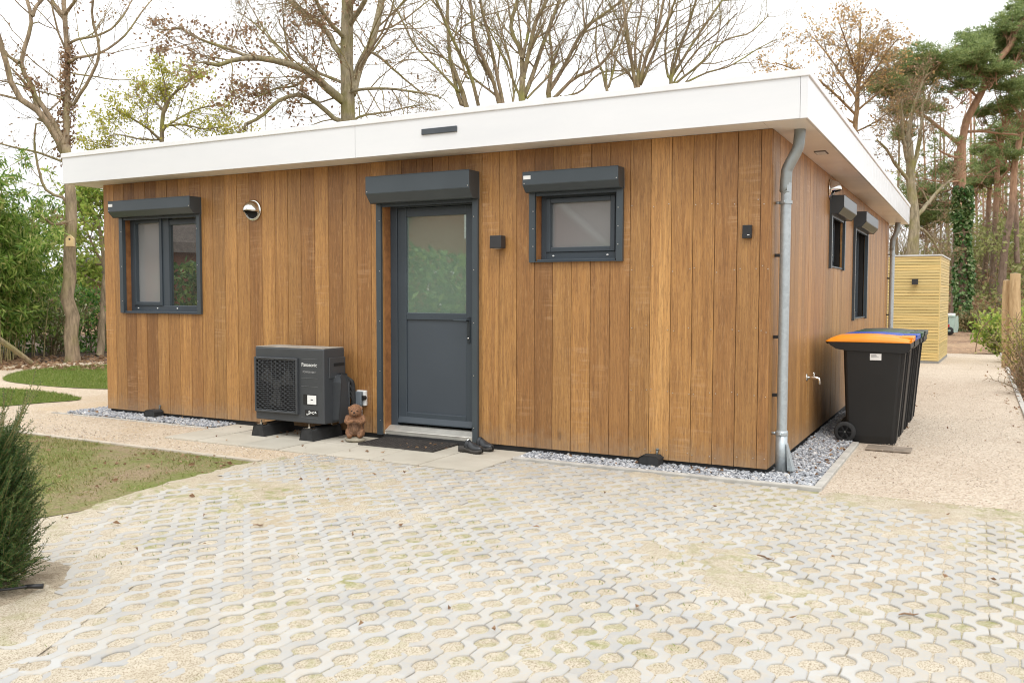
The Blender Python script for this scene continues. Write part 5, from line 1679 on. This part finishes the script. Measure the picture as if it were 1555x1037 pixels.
# more stems of the wood behind: each its own trunk
BG = [(1476, 482, 1474, 200, 50, 3.0), (1437, 484, 1434, 250, 52, 3.4), (1546, 470, 1551, 200, 55, 3.2), (1530, 470, 1528, 230, 58, 2.8), (1484, 478, 1480, 230, 60, 2.4), (1422, 470, 1420, 280, 56, 2.8), (1512, 475, 1520, 240, 62, 2.4), (1561, 478, 1570, 190, 48, 3.6), (1470, 478, 1466, 240, 64, 2.2), (1538, 476, 1543, 240, 66, 2.2), (1500, 480, 1493, 300, 54, 2.0), (1362, 430, 1365, 260, 50, 3.0), (1410, 470, 1404, 250, 60, 2.6), (1428, 482, 1428, 240, 45, 2.0), (1518, 478, 1523, 300, 50, 1.8), (1552, 474, 1541, 260, 60, 2.2)]
LBG = 'slender trunk among many in the wood beyond the shed and path end'
for i, (xa, ya, xb, yb, dd, rp) in enumerate(BG):
    r_ = np.random.default_rng(200 + i)
    mx_ = (xa + xb) / 2 + r_.normal(0, 2)
    my = (ya + yb) / 2
    lm_ = [([(xa, ya), (mx_, my), (xb, yb), (xb + (xb - xa) * .3, yb - 60)], rp, rp * .55, 0)]
    for k in range(3):
        f_ = .45 + .18 * k; sx = r_.choice([-1, 1])
        px, py = xa + (xb - xa) * f_, ya + (yb - ya) * f_
        lm_.append(([(px, py), (px + sx * 12, py - 14), (px + sx * (22 + 10 * r_.random()), py - 18 - 14 * r_.random())], 1.0, .4, r_.normal(0, 1)))
    tree('woodland_tree', LBG, lm_, dd, PBARK if i % 2 == 0 else BARKB, r_, k1=7, k2=4, k3=2, l1=.6, group='slender trunks of the wood beyond the shed', twigr=.009, leafm=(LEAFB if i % 3 else LEAFY), leafn=260, leafsz=.16)

# woodland undergrowth (uncountable)
def cloud(name, regions, m, r, ln, wd, drop=-.2, label='dense woodland undergrowth and twigs', kind='stuff', cat='undergrowth'):
    mb = MB()
    for (n, px0, px1, py0, py1, d0, d1) in regions:
        # clumps: choose centres then scatter
        k = max(3, n // 60)
        cx_ = px0 + (px1 - px0) * r.random(k); cy_ = py0 + (py1 - py0) * r.random(k); cd_ = d0 + (d1 - d0) * r.random(k)
        C0 = np.array([at(a, b, c) for a, b, c in zip(cx_, cy_, cd_)])
        C = C0[r.integers(0, k, n)] + r.normal(0, .45, (n, 3)) * np.array([1.2, 1.2, .7])
        C = C[C[:, 2] > -.03]
        leaves(mb, C, r.normal(0, 1, (len(C), 3)) + np.array([0, 0, drop]), ln * (.5 + r.random(len(C))), wd * (.5 + r.random(len(C))), r)
    o = mb.build(name, m)
    return tag(o, label, cat, kind=kind)
ru = np.random.default_rng(300)
tw = MB()
n = 2200
P = np.array([at(1335 + 250 * a, 478 + 12 * b, 44 + 36 * c) for a, b, c in ru.random((n, 3))]); P[:, 2] = 0
pts = sway(P, norm(ru.normal(0, .25, (n, 3)) + np.array([0, 0, 1.])), 1.5 + 5.5 * ru.random(n) ** 2, 6, .14, .05, ru)
tubes(tw, pts, .012 + .022 * ru.random(n), .3, 3)
Pn, Dv, L2, R2 = spawn(pts, np.full(n, .02), np.linalg.norm(pts[:, -1] - pts[:, 0], axis=1), 5, ru, 45, .4)
p2 = sway(Pn, Dv, L2, 4, .2, .05, ru); tubes(tw, p2, np.full(len(L2), .010), .4, 3)
tag(tw.build('sapling_thicket', TWIGM), 'far thicket of thin brown saplings between the trunks', 'thicket', kind='stuff')
cloud('green_undergrowth', [(7000, 1465, 1580, 335, 470, 42, 60), (2600, 1440, 1580, 420, 485, 40, 55), (2200, 1335, 1460, 380, 470, 48, 70)], leafmat('undergrowth_leaf', [(0, (.14, .17, .05)), (.5, (.28, .31, .10)), (1, (.44, .44, .19))], .5), ru, .22, .13, label='hazy light green undergrowth between the far trunks')
cloud('brown_undergrowth', [(5200, 1330, 1580, 410, 495, 42, 75), (2200, 1440, 1580, 460, 498, 38, 46)], LEAFB, ru, .22, .12, label='brown bracken and dead leaves under the far trunks')
cloud('far_pine_foliage', [(3400, 1345, 1580, 215, 330, 58, 80)], NEEDLE, ru, .35, .05, label='hazy far pine foliage between the trunks')

# bushes along the right side of the path
def bush(name, label, c, rx, rz, n, m, r, ln, wd, group=None, stems=30, hang=-.2):
    rt = empty(name, c)
    s = MB(); l = MB()
    P = np.stack([r.normal(0, rx * .25, stems), r.normal(0, rx * .25, stems), np.zeros(stems)], 1)
    Dv = norm(np.stack([r.normal(0, .35, stems), r.normal(0, .35, stems), np.ones(stems)], 1))
    L = rz * 1.8 * (.5 + .5 * r.random(stems))
    pts = sway(P, Dv, L, 7, .10, .02, r); tubes(s, pts, np.full(stems, .010), .35, 5)
    Pn, D2, L2, R2 = spawn(pts, np.full(stems, .012), L, 8, r, 50, .32, .15); p2 = sway(Pn, D2, L2, 5, .2, .03, r); tubes(s, p2, np.full(len(L2), .005), .4, 3)
    allp = np.concatenate([p2.reshape(-1, 3), pts[:, 3:].reshape(-1, 3)])
    C = allp[r.integers(0, len(allp), n)] + r.normal(0, .05, (n, 3))
    C[:, 2] = np.maximum(C[:, 2], .02)
    leaves(l, C, r.normal(0, 1, (n, 3)) + np.array([0, 0, hang]), ln * (.5 + r.random(n)), wd * (.5 + r.random(n)), r)
    s.build('stems', TWIGM, rt); l.build('foliage', m, rt)
    return tag(rt, label, 'bush', group)
rb = np.random.default_rng(400)
bush('laurel_bush', 'bright green leafy bush left of the cut posts', (2.0, 18.1, -.02), .38, .66, 1500, LIMEL, rb, .14, .07)
bush('lime_shrub', 'loose yellow green shrub before the cut posts at the right edge', (2.16, 9.3, -.02), .22, .72, 1300, leafmat('loose_shrub_leaf', [(0, (.20, .21, .04)), (.6, (.36, .36, .08)), (1, (.46, .42, .18))], .4), rb, .055, .03, stems=40)
bush('lime_shrub', 'twiggy yellow green shrub behind the cut posts', (2.30, 14.6, -.02), .35, .80, 1300, LIMEL, rb, .07, .035, stems=36)
bush('twiggy_shrub', 'nearly leafless brown shrub at the right path kerb', (2.14, 7.6, -.02), .15, .45, 500, LEAFB, rb, .04, .02, stems=36)
for k, (px, py, d_, hh) in enumerate(((1500, 500, 38, .6), (1475, 500, 36, .5), (1520, 505, 33, .8))):
    b = at(px, py, d_)
    bush('bramble', ('low bramble at the foot of the ivied pine', 'low bramble right of the ivied pine', 'low bramble behind the bright green bush')[(1, 0, 2)[k]], (b[0], b[1], -.03), .7, hh, 800, leafmat('bramble_leaf', [(0, (.08, .10, .03)), (.5, (.22, .20, .08)), (1, (.34, .24, .12))], .3), rb, .16, .08, 'low brambles at the wood edge', stems=26)
# cut posts
def post(label, x, y, h, r0, seed):
    r = np.random.default_rng(seed)
    rt = empty('log_post', (x, y, -.03))
    m = MB()
    zs_ = np.linspace(0, h, 9); pts = np.stack([.02 * np.sin(zs_ * 2 + seed), .01 * np.cos(zs_ * 3), zs_], 1)
    m.tube(pts, r0 * (1.15 - .2 * zs_ / h), 16, False); m.build('log', bark('post_wood%d' % seed, (.36, .24, .12), (.58, .42, .24)), rt, True)
    m = MB(); m.lathe([(0, .012), (r0 * .6, .008), (r0 * .953, 0)], pts[-1], (0, 0, 1), 16); m.build('cut_end', simple('sawn_end', (.55, .42, .26), .7), rt)
    return tag(rt, label, 'post', 'cut log posts by the path')
post('taller pale cut log post beside the path at the right edge', 2.07, 12.8, 1.88, .095, 1)
post('shorter cut log post standing against the taller one', 1.93, 12.98, 1.75, .07, 2)
# bent wire at the path end
m = MB(); m.tube(curve([(1.42, 17.6, -.03), (1.42, 17.6, .25), (1.48, 17.6, .55), (1.75, 17.6, .85)], 6, False), .012, 6)
tag(m.build('bent_stick', STICK), 'thin bent stick standing at the end of the gravel path', 'stick')

# small machine half hidden by the shed
mc = empty('garden_machine', (.50, 30.0, -.03), R(-10))
MINT = simple('mint_paint', (.38, .50, .44), .4, 0, .1)
m = MB(); m.prism([(-.3, .12), (.28, .12), (.33, .3), (.30, .70), (-.3, .70)], 0, -1.0, .22); bevel(m.build('machine_body', MINT, mc), .03)
m = MB(); m.box(-1.0, .14, -.32, .3, .71, .80); bevel(m.build('machine_cover', WHITES, mc), .02)
m = MB(); m.box(-.12, .02, -.306, -.30, .42, .66); m.build('dark_window', DARKHOLE, mc)
m = MB(); m.box(-.09, .06, -.309, -.302, .30, .40); m.build('red_panel', simple('red_panel', (.45, .04, .03), .5), mc)
for xx in (-.75, .06):
    m = MB(); m.lathe([(.05, -.07), (.14, -.07), (.16, -.03), (.16, .03), (.14, .07), (.05, .07)], (xx, -.24, .16), (0, 1, 0), 18); m.build('wheel', RUBBER, mc, True)
tag(mc, 'small mint green and white machine half hidden behind the shed', 'machine')

# ------------------------------------------------------------------ left hedge: bamboo and laurel
rbm = np.random.default_rng(500)
def bamboo(label, spots, top, seed, nl):
    r = np.random.default_rng(seed)
    b0 = np.array([*spots[0], 0.])
    rt = empty('bamboo_clump', tuple(b0))
    c = MB(); l = MB(); tw_ = MB()
    base = np.array([(x, y, -.03) for x, y in spots]) + np.concatenate([r.normal(0, .22, (len(spots), 2)), np.zeros((len(spots), 1))], 1)
    N = len(base)
    L = np.array([top] * N) * (.72 + .4 * r.random(N))
    pts = sway(base, norm(np.stack([r.normal(0, .09, N), r.normal(0, .09, N), np.ones(N)], 1)), L, 12, .05, .0, r)
    f_ = np.linspace(0, 1, 12) ** 3
    lean = r.normal(0, .35, (N, 2)) + np.array([.10, -.12])
    pts[:, :, :2] += lean[:, None] * f_[None, :, None] * 1.6
    tubes(c, pts - b0, .010 + .006 * r.random(N), .35, 5)
    Pn, Dv, L2, R2 = spawn(pts, np.full(N, .010), L, 15, r, 55, .14, .16); L2 = np.clip(L2, .2, .7)
    p2 = sway(Pn, Dv, L2, 4, .15, -.05, r); tubes(tw_, p2 - b0, np.full(len(L2), .003), .5, 3)
    allp = p2[:, 1:].reshape(-1, 3)
    C = allp[r.integers(0, len(allp), nl)] + r.normal(0, .05, (nl, 3))
    kp = r.random(nl) < np.clip(.08 + C[:, 2] * .42, .08, 1); C = C[kp]; n = len(C)
    d = r.normal(0, .7, (n, 3)) + np.array([0, 0, -.65])
    leaves(l, C - b0, d, .13 + .10 * r.random(n), .026 + .016 * r.random(n), r, .1)
    c.build('culms', CULM, rt); tw_.build('side_twigs', CULM, rt); l.build('foliage', BAMB, rt)
    return tag(rt, label, 'bamboo', 'bamboo clumps of the left hedge')
def line(p, q, n, wd, r):
    t = r.random(n); p = np.array(p); q = np.array(q)
    u = q - p; nrm_ = np.array([-u[1], u[0]]) / np.linalg.norm(u)
    return [tuple(p + u * a + nrm_ * b) for a, b in zip(t, r.normal(0, wd, n))]
bamboo('tall green bamboo clump at the left photo edge', line((-16.6, 3.0), (-17.6, 3.4), 52, .35, rbm), 3.9, 501, 46000)
bamboo('lower drooping bamboo clump nearest the forked tree', line((-16.3, 3.95), (-17.4, 4.3), 54, .25, rbm), 3.0, 502, 40000)
bamboo('dense bamboo clump behind the two front clumps', line((-17.2, 5.2), (-19.8, 4.2), 60, .5, rbm), 3.4, 503, 36000)
bamboo('bamboo clump left of the yew in the far corner', line((-17.6, 2.6), (-19.2, 2.9), 46, .4, rbm), 4.0, 504, 26000)
def hedge(name, label, p, q, h, wd, n, m, r, ln, lw, cat='hedge'):
    rt = empty(name, (p[0], p[1], -.03))
    p_ = np.array(p); u = np.array(q) - p_; nr = np.array([-u[1], u[0]]) / np.linalg.norm(u)
    t = r.random(n); w_ = r.normal(0, wd, n); z = h * (1 - (1 - r.random(n)) ** 1.1 * 1.0)
    z = z * (.86 + .25 * vnoise(t * 14 + 3, z * 0 + 5, 9))
    C = np.concatenate([(u[None] * t[:, None] + nr[None] * w_[:, None]), z[:, None]], 1)
    l = MB(); leaves(l, C, r.normal(0, 1, (n, 3)) + np.array([0, 0, -.3]), ln * (.6 + .8 * r.random(n)), lw * (.6 + .8 * r.random(n)), r)
    s = MB(); k = int(np.linalg.norm(u) * 9)
    t = r.random(k); P = np.concatenate([u[None] * t[:, None] + nr[None] * r.normal(0, wd * .5, k)[:, None], np.zeros((k, 1))], 1)
    pts = sway(P, norm(np.stack([r.normal(0, .2, k), r.normal(0, .2, k), np.ones(k)], 1)), np.full(k, h * .95), 6, .1, .05, r); tubes(s, pts, np.full(k, .018), .4, 4)
    Pn, Dv, L2, R2 = spawn(pts, np.full(k, .018), np.full(k, h), 9, r, 55, .3, .1); p2 = sway(Pn, Dv, L2, 4, .2, 0, r); tubes(s, p2, np.full(len(L2), .007), .4, 3)
    s.build('stems', TWIGM, rt); l.build('foliage', m, rt)
    return tag(rt, label, cat)
rh = np.random.default_rng(600)
hedge('laurel_hedge', 'clipped dark green laurel hedge behind the forked tree', (-21.5, 4.2), (-13.5, 12.0), 1.75, .35, 17000, LAUR, rh, .11, .055)
bush('variegated_bush', 'pale flowering bush between the bamboo and the forked tree', tuple(at(82, 548, 20.5) * np.array([1, 1, 0])), .4, 1.05, 900, leafmat('variegated_leaf', [(0, (.12, .2, .05)), (.6, (.3, .36, .14)), (1, (.62, .6, .42))], .35), rh, .10, .05)
m = MB(); m.tube(curve([(-15.9, 2.7, .62), (-15.4, 3.0, .40), (-15.0, 3.6, .12), (-14.9, 3.9, .0)], 5, False), [.06] * 15 + [.05], 8) if False else m.tube([tuple(at(-12, 508, 16.3)), tuple(at(20, 530, 16.6)), tuple(at(48, 551, 16.9))], [.055, .05, .045], 8)
tag(m.build('leaning_log', BARKB), 'mossy log leaning in front of the bamboo stems', 'log')
# neighbour's dark roof
nb_ = empty('neighbour_house', tuple(at(128, 470, 40) * np.array([1, 1, 0])), R(30))
m = MB(); m.box(-2.2, 2.2, 0, 5, -.04, 2.0); m.build('wall', simple('neighbour_brick', (.22, .12, .08), .9, 0, .3), nb_)
m = MB(); m.prism([(-2.7, 1.95), (0, 3.15), (2.7, 1.95)], 1, -.4, 5.4); m.build('roof', simple('dark_roof_tiles', (.06, .055, .055), .8, 0, .3, 20, .5, 12), nb_)
tag(nb_, 'neighbouring house with a dark pitched roof showing over the hedge', 'house')

# ------------------------------------------------------------------ yew in the foreground
ry_ = np.random.default_rng(700)
yw = empty('yew_bush', (-2.67, -4.50, 0)); yw.scale = (.92, .92, 1.09)
st_, nd = MB(), MB()
N = 1700
zc = ry_.random(N) ** .95 * .60
a = ry_.random(N) * 2 * PI
prof = np.interp(zc, [0, .08, .3, .5, .66], [.15, .19, .21, .16, .08])
rr = prof * np.sqrt(ry_.random(N)) * .95
P = np.stack([np.cos(a) * rr, np.sin(a) * rr, zc + .03], 1)
out = np.stack([np.cos(a), np.sin(a), .55 + 1.3 * zc], 1)
Dv = norm(out + ry_.normal(0, .35, (N, 3)))
L = .06 + .09 * ry_.random(N) + .10 * (ry_.random(N) < .10)
# leading shoots
NL = 18
al_ = ry_.random(NL) * 2 * PI
P = np.concatenate([P, np.stack([np.cos(al_) * .08 + .06, np.sin(al_) * .08, np.full(NL, .60)], 1)])
Dv = np.concatenate([Dv, norm(np.stack([np.cos(al_) * .5 + .12, np.sin(al_) * .5, np.ones(NL)], 1))])
L = np.concatenate([L, .20 + .26 * ry_.random(NL)])
pts = sway(P, Dv, L, 6, .09, .04, ry_)
tubes(st_, pts, np.concatenate([np.full(N, .0018), np.full(NL, .003)]), .5, 4)
trk = MB(); trk.tube([(0, 0, -.02), (.01, 0, .25), (.03, .01, .6)], [.022, .018, .008], 8); trk.build('trunk', BARKB, yw, True)
K = 26
for t in np.linspace(.04, 1, K):
    f_ = t * 5; i = min(int(f_), 4); fr = f_ - i
    C = pts[:, i] * (1 - fr) + pts[:, i + 1] * fr
    T = norm(pts[:, i + 1] - pts[:, i])
    S = norm(np.cross(T, ry_.normal(0, .35, T.shape) + np.array([0, 0, 1.])))
    for sgn in (-1, 1):
        d = S * sgn + T * .75 + ry_.normal(0, .18, T.shape)
        ln = (.020 + .008 * ry_.random(len(C))) * (1.0 - .45 * t)
        leaves(nd, C, d, ln, .0042, ry_, .05)
st_.build('shoots', simple('yew_shoot', (.16, .14, .05), .8, 0, .3), yw); nd.build('needles', YEWM, yw)
tag(yw, 'dark green upright yew bush with spiky top shoots at the left edge', 'bush')
ho_ = MB(); ho_.tube(curve([tuple(at(-30, 928, 4.0) * np.array([1, 1, 0]) + np.array([0, 0, .05])), tuple(at(15, 915, 4.05) * np.array([1, 1, 0]) + np.array([0, 0, .045])), tuple(at(40, 908, 4.1) * np.array([1, 1, 0]) + np.array([0, 0, .04]))], 6, False), .006, 8)
hz = empty('garden_hose', (0, 0, 0)); ho_.build('hose', BLACKP, hz, True)
m = MB(); m.tube([tuple(at(38, 908, 4.1) * np.array([1, 1, 0]) + np.array([0, 0, .04])), tuple(at(66, 899, 4.12) * np.array([1, 1, 0]) + np.array([0, 0, .035]))], [.009, .012], 10); m.build('connector', BLACKP, hz, True)
tag(hz, 'end of a black hose lying on sand below the yew', 'hose')

# ------------------------------------------------------------------ grass, fallen leaves, twigs
def blades(name, n, inside, box, hgt, m, r, label, dens=None):
    x = box[0] + (box[1] - box[0]) * r.random(n); y = box[2] + (box[3] - box[2]) * r.random(n)
    k = inside(x, y)
    if dens is not None: k &= r.random(n) < dens(x, y)
    x, y = x[k], y[k]; n = len(x)
    C = np.stack([x, y, np.full(n, -.002)], 1)
    mb = MB(); leaves(mb, C, np.stack([r.normal(0, .6, n), r.normal(0, .6, n), np.ones(n)], 1), hgt * (.5 + r.random(n)), .0045 + .003 * r.random(n), r, .1)
    return tag(mb.build(name, m), label, 'grass', kind='stuff')
def inpoly(poly):
    poly = np.array(poly)
    def f_(x, y):
        c = np.zeros(len(x), bool); j = len(poly) - 1
        for i in range(len(poly)):
            xi, yi = poly[i]; xj, yj = poly[j]
            c ^= ((yi > y) != (yj > y)) & (x < (xj - xi) * (y - yi) / (yj - yi + 1e-12) + xi)
            j = i
        return c
    return f_
GRASS = leafmat('grass_blade', [(0, (.09, .14, .02)), (.5, (.17, .24, .04)), (.85, (.27, .32, .07)), (1, (.40, .34, .16))], .35)
DRYG = leafmat('dry_grass_blade', [(0, (.12, .14, .03)), (.4, (.22, .22, .06)), (.7, (.34, .28, .13)), (1, (.45, .36, .2))], .3)
rg = np.random.default_rng(800)
blades('front_grass', 60000, lambda x, y: (x < edge(y) - .02) & (y > -3.5 + .25 * (x + 3.6)) & (x < edge(y) + .03), (-9, -1.9, -4.6, -1.52), .026, DRYG, rg, 'short patchy dry grass of the front lawn', lambda x, y: np.clip((fbm(x * 1.3, y * 1.3, 55) - .36) * 3.2, .05, 1) * np.clip((edge(y) - x) * 1.3, .05, 1))
blades('back_grass', 90000, inpoly(curve([(-12.9, 1.95), (-11.6, 1.6), (-10.06, 1.72), (-8.6, 2.6), (-8.1, 4.5), (-8.2, 7.5), (-10.8, 7.6), (-13.2, 5.7), (-14.0, 4.6), (-14.1, 3.2)])), (-14.2, -8, 1.5, 7.6), .035, GRASS, rg, 'short green grass of the far lawn beside the house')
blades('side_grass', 50000, inpoly(curve([(-9.2, .72), (-9.28, .2), (-9.42, -.38), (-9.8, -1.0), (-12, -1.2), (-14.5, -.4), (-14, .55), (-11.4, 1.0), (-10.2, 1.0)])), (-14.6, -9.1, -1.3, 1.1), .035, GRASS, rg, 'short green grass of the lawn tip at the left')
# green tufts in the paver holes
n = 5000
hxk = rg.integers(-36, 18, n); hyk = rg.integers(-46, -5, n)
hx_ = hxk * .1; hy_2 = hyk * .2 + np.where(hxk % 2 == 0, 0, .1) - .01
kp = (fbm(hx_ * .7 + 3, hy_2 * .7 + 8, 66) > .56) & (hx_ > edge(hy_2) + .1) & (hy_2 < -.7) & ~((hy_2 > -1.1) & (hx_ < -2.0))
hx_, hy_2 = hx_[kp], hy_2[kp]; n = len(hx_)
C = np.stack([hx_ + rg.normal(0, .02, n), hy_2 + .02 + rg.normal(0, .018, n), np.full(n, -.012)], 1)
mb = MB(); leaves(mb, C, np.stack([rg.normal(0, .7, n), rg.normal(0, .7, n), np.ones(n)], 1), .014 + .02 * rg.random(n), .004, rg, .1)
tag(mb.build('paver_grass', GRASS), 'sparse green sprouts in the paver holes', 'grass', kind='stuff')

def litter(name, n, fn, m, r, size, label):
    x, y = fn(n, r)
    C = np.stack([x, y, .012 + .012 * r.random(len(x))], 1)
    a = r.random(len(x)) * 2 * PI
    mb = MB(); leaves(mb, C, np.stack([np.cos(a), np.sin(a), r.normal(0, .25, len(x))], 1), size * (.5 + r.random(len(x))), size * .55 * (.5 + r.random(len(x))), r, .35)
    return tag(mb.build(name, m), label, 'fallen leaves', kind='stuff')
rl = np.random.default_rng(900)
def spots_(n, r):
    X, Y = [], []
    for (m_, x0, x1, y0, y1) in ((40, -3.6, 1.8, -4.6, -.6), (26, -3.6, -2.8, -.42, -.05), (60, .02, .38, .1, 2.0), (30, -2.0, .3, -.28, -.02), (60, -8, -4.2, -2.2, -1.52), (22, -4.5, -3.75, -1.9, -1.5), (12, -5.6, -3.9, -.9, .0), (24, .5, 1.9, .5, 14), (60, 1.75, 1.99, 2, 16), (16, -8, -5.7, -.28, 0), (50, -8, -3.9, -3.6, -1.6), (24, -4.8, -4.2, -.3, -.02)):
        X.append(x0 + (x1 - x0) * r.random(m_)); Y.append(y0 + (y1 - y0) * r.random(m_))
    return np.concatenate(X), np.concatenate(Y)
litter('fallen_leaves', 0, spots_, LEAFB, rl, .042, 'scattered dry brown leaves on the paving and gravel')
litter('bed_leaf_litter', 0, lambda n, r: (2.02 + 1.2 * r.random(2600), 1 + 16 * r.random(2600)), LEAFB, rl, .07, 'brown leaf litter beside the path kerb')
litter('hedge_leaf_litter', 0, lambda n, r: tuple(np.array([at(-30 + 200 * a, 548 + 8 * b, 16.2 + 3.5 * c)[:2] for a, b, c in r.random((700, 3))]).T), LEAFB, rl, .10, 'brown leaf litter under the bamboo and laurel hedge')
for i, (px, py, dd, ln, an, lab) in enumerate(((1162, 846, 0, .11, -.5, 'thin brown twig on the pavers right of centre'), (1380, 932, 0, .09, .6, 'short brown twig on the pavers at lower right'), (1105, 852, 0, .0, 0, ''), (392, 797, 0, .07, .2, 'curled dark leaf stalk on the pavers at left'))):
    if ln == 0: continue
    d = c_f + c_r * (px - 777.5) / FPX - c_u * (py - 518.5) / FPX
    b = CAM - d * (CAM[2] - .012) / d[2]
    u = np.array([math.cos(an), math.sin(an), 0]); v_ = np.array([-u[1], u[0], 0])
    m = MB(); m.tube([b - u * ln / 2, b - u * ln * .15 + v_ * .012, b + u * ln * .2 - v_ * .008, b + u * ln / 2], [.003, .0045, .004, .002], 6)
    m.tube([b + u * ln * .1, b + u * ln * .25 + v_ * .03], [.003, .0015], 5)
    tag(m.build('twig', STICK), lab, 'twig')

# ------------------------------------------------------------------ what the panes reflect, behind the camera
rr_ = np.random.default_rng(950)
hedge('garden_hedge', 'tall loose green hedge mirrored in the door glass', (-24, -15.0), (2, -18), 2.9, .8, 15000, leafmat('mirror_hedge', [(0, (.04, .09, .02)), (.5, (.11, .2, .05)), (1, (.26, .33, .09))], .3), rr_, .26, .15)
bk_ = empty('brick_house', (-31.5, -18.5, 0), R(30))
m = MB(); m.box(-6, 6, -8, 0, -.04, 3.2); m.prism([(-6, 3.2), (6, 3.2), (0, 7.6)], 1, -8, 0); m.build('wall', simple('red_brick', (.26, .10, .06), .85, 0, .3, 30, .3, 14), bk_)
m = MB(); m.prism([(-6.5, 3.0), (-6.3, 3.4), (0, 8.0), (0, 7.6)], 1, -8.3, .3); m.prism([(6.5, 3.0), (0, 7.6), (0, 8.0), (6.3, 3.4)], 1, -8.3, .3); m.build('roof', simple('roof_tile', (.10, .07, .06), .8, 0, .3), bk_)
for xx, zz in ((-3, 1.0), (1.6, 1.0), (-.8, 3.6)):
    m = MB(); m.box(xx, xx + 1.6, .002, .06, zz, zz + 1.4); wf = m.build('window_frame', WHITES, bk_)
    m = MB(); m.box(xx + .1, xx + 1.5, .062, .07, zz + .1, zz + 1.3); m.build('window_pane', DARKG, wf)
m = MB(); m.prism([(-6.6, 3.0), (-6.45, 3.0), (0, 7.65), (6.45, 3.0), (6.6, 3.0), (0, 7.95)], 1, .31, .40); m.build('barge_board', WHITES, bk_)
tag(bk_, 'red brick gabled house mirrored in the left window', 'house')
bk2 = copy_tree(bk_); put(bk2, (-15.5, -22, 0), R(16)); bk2['label'] = 'red brick gabled house mirrored at the top of the door glass'
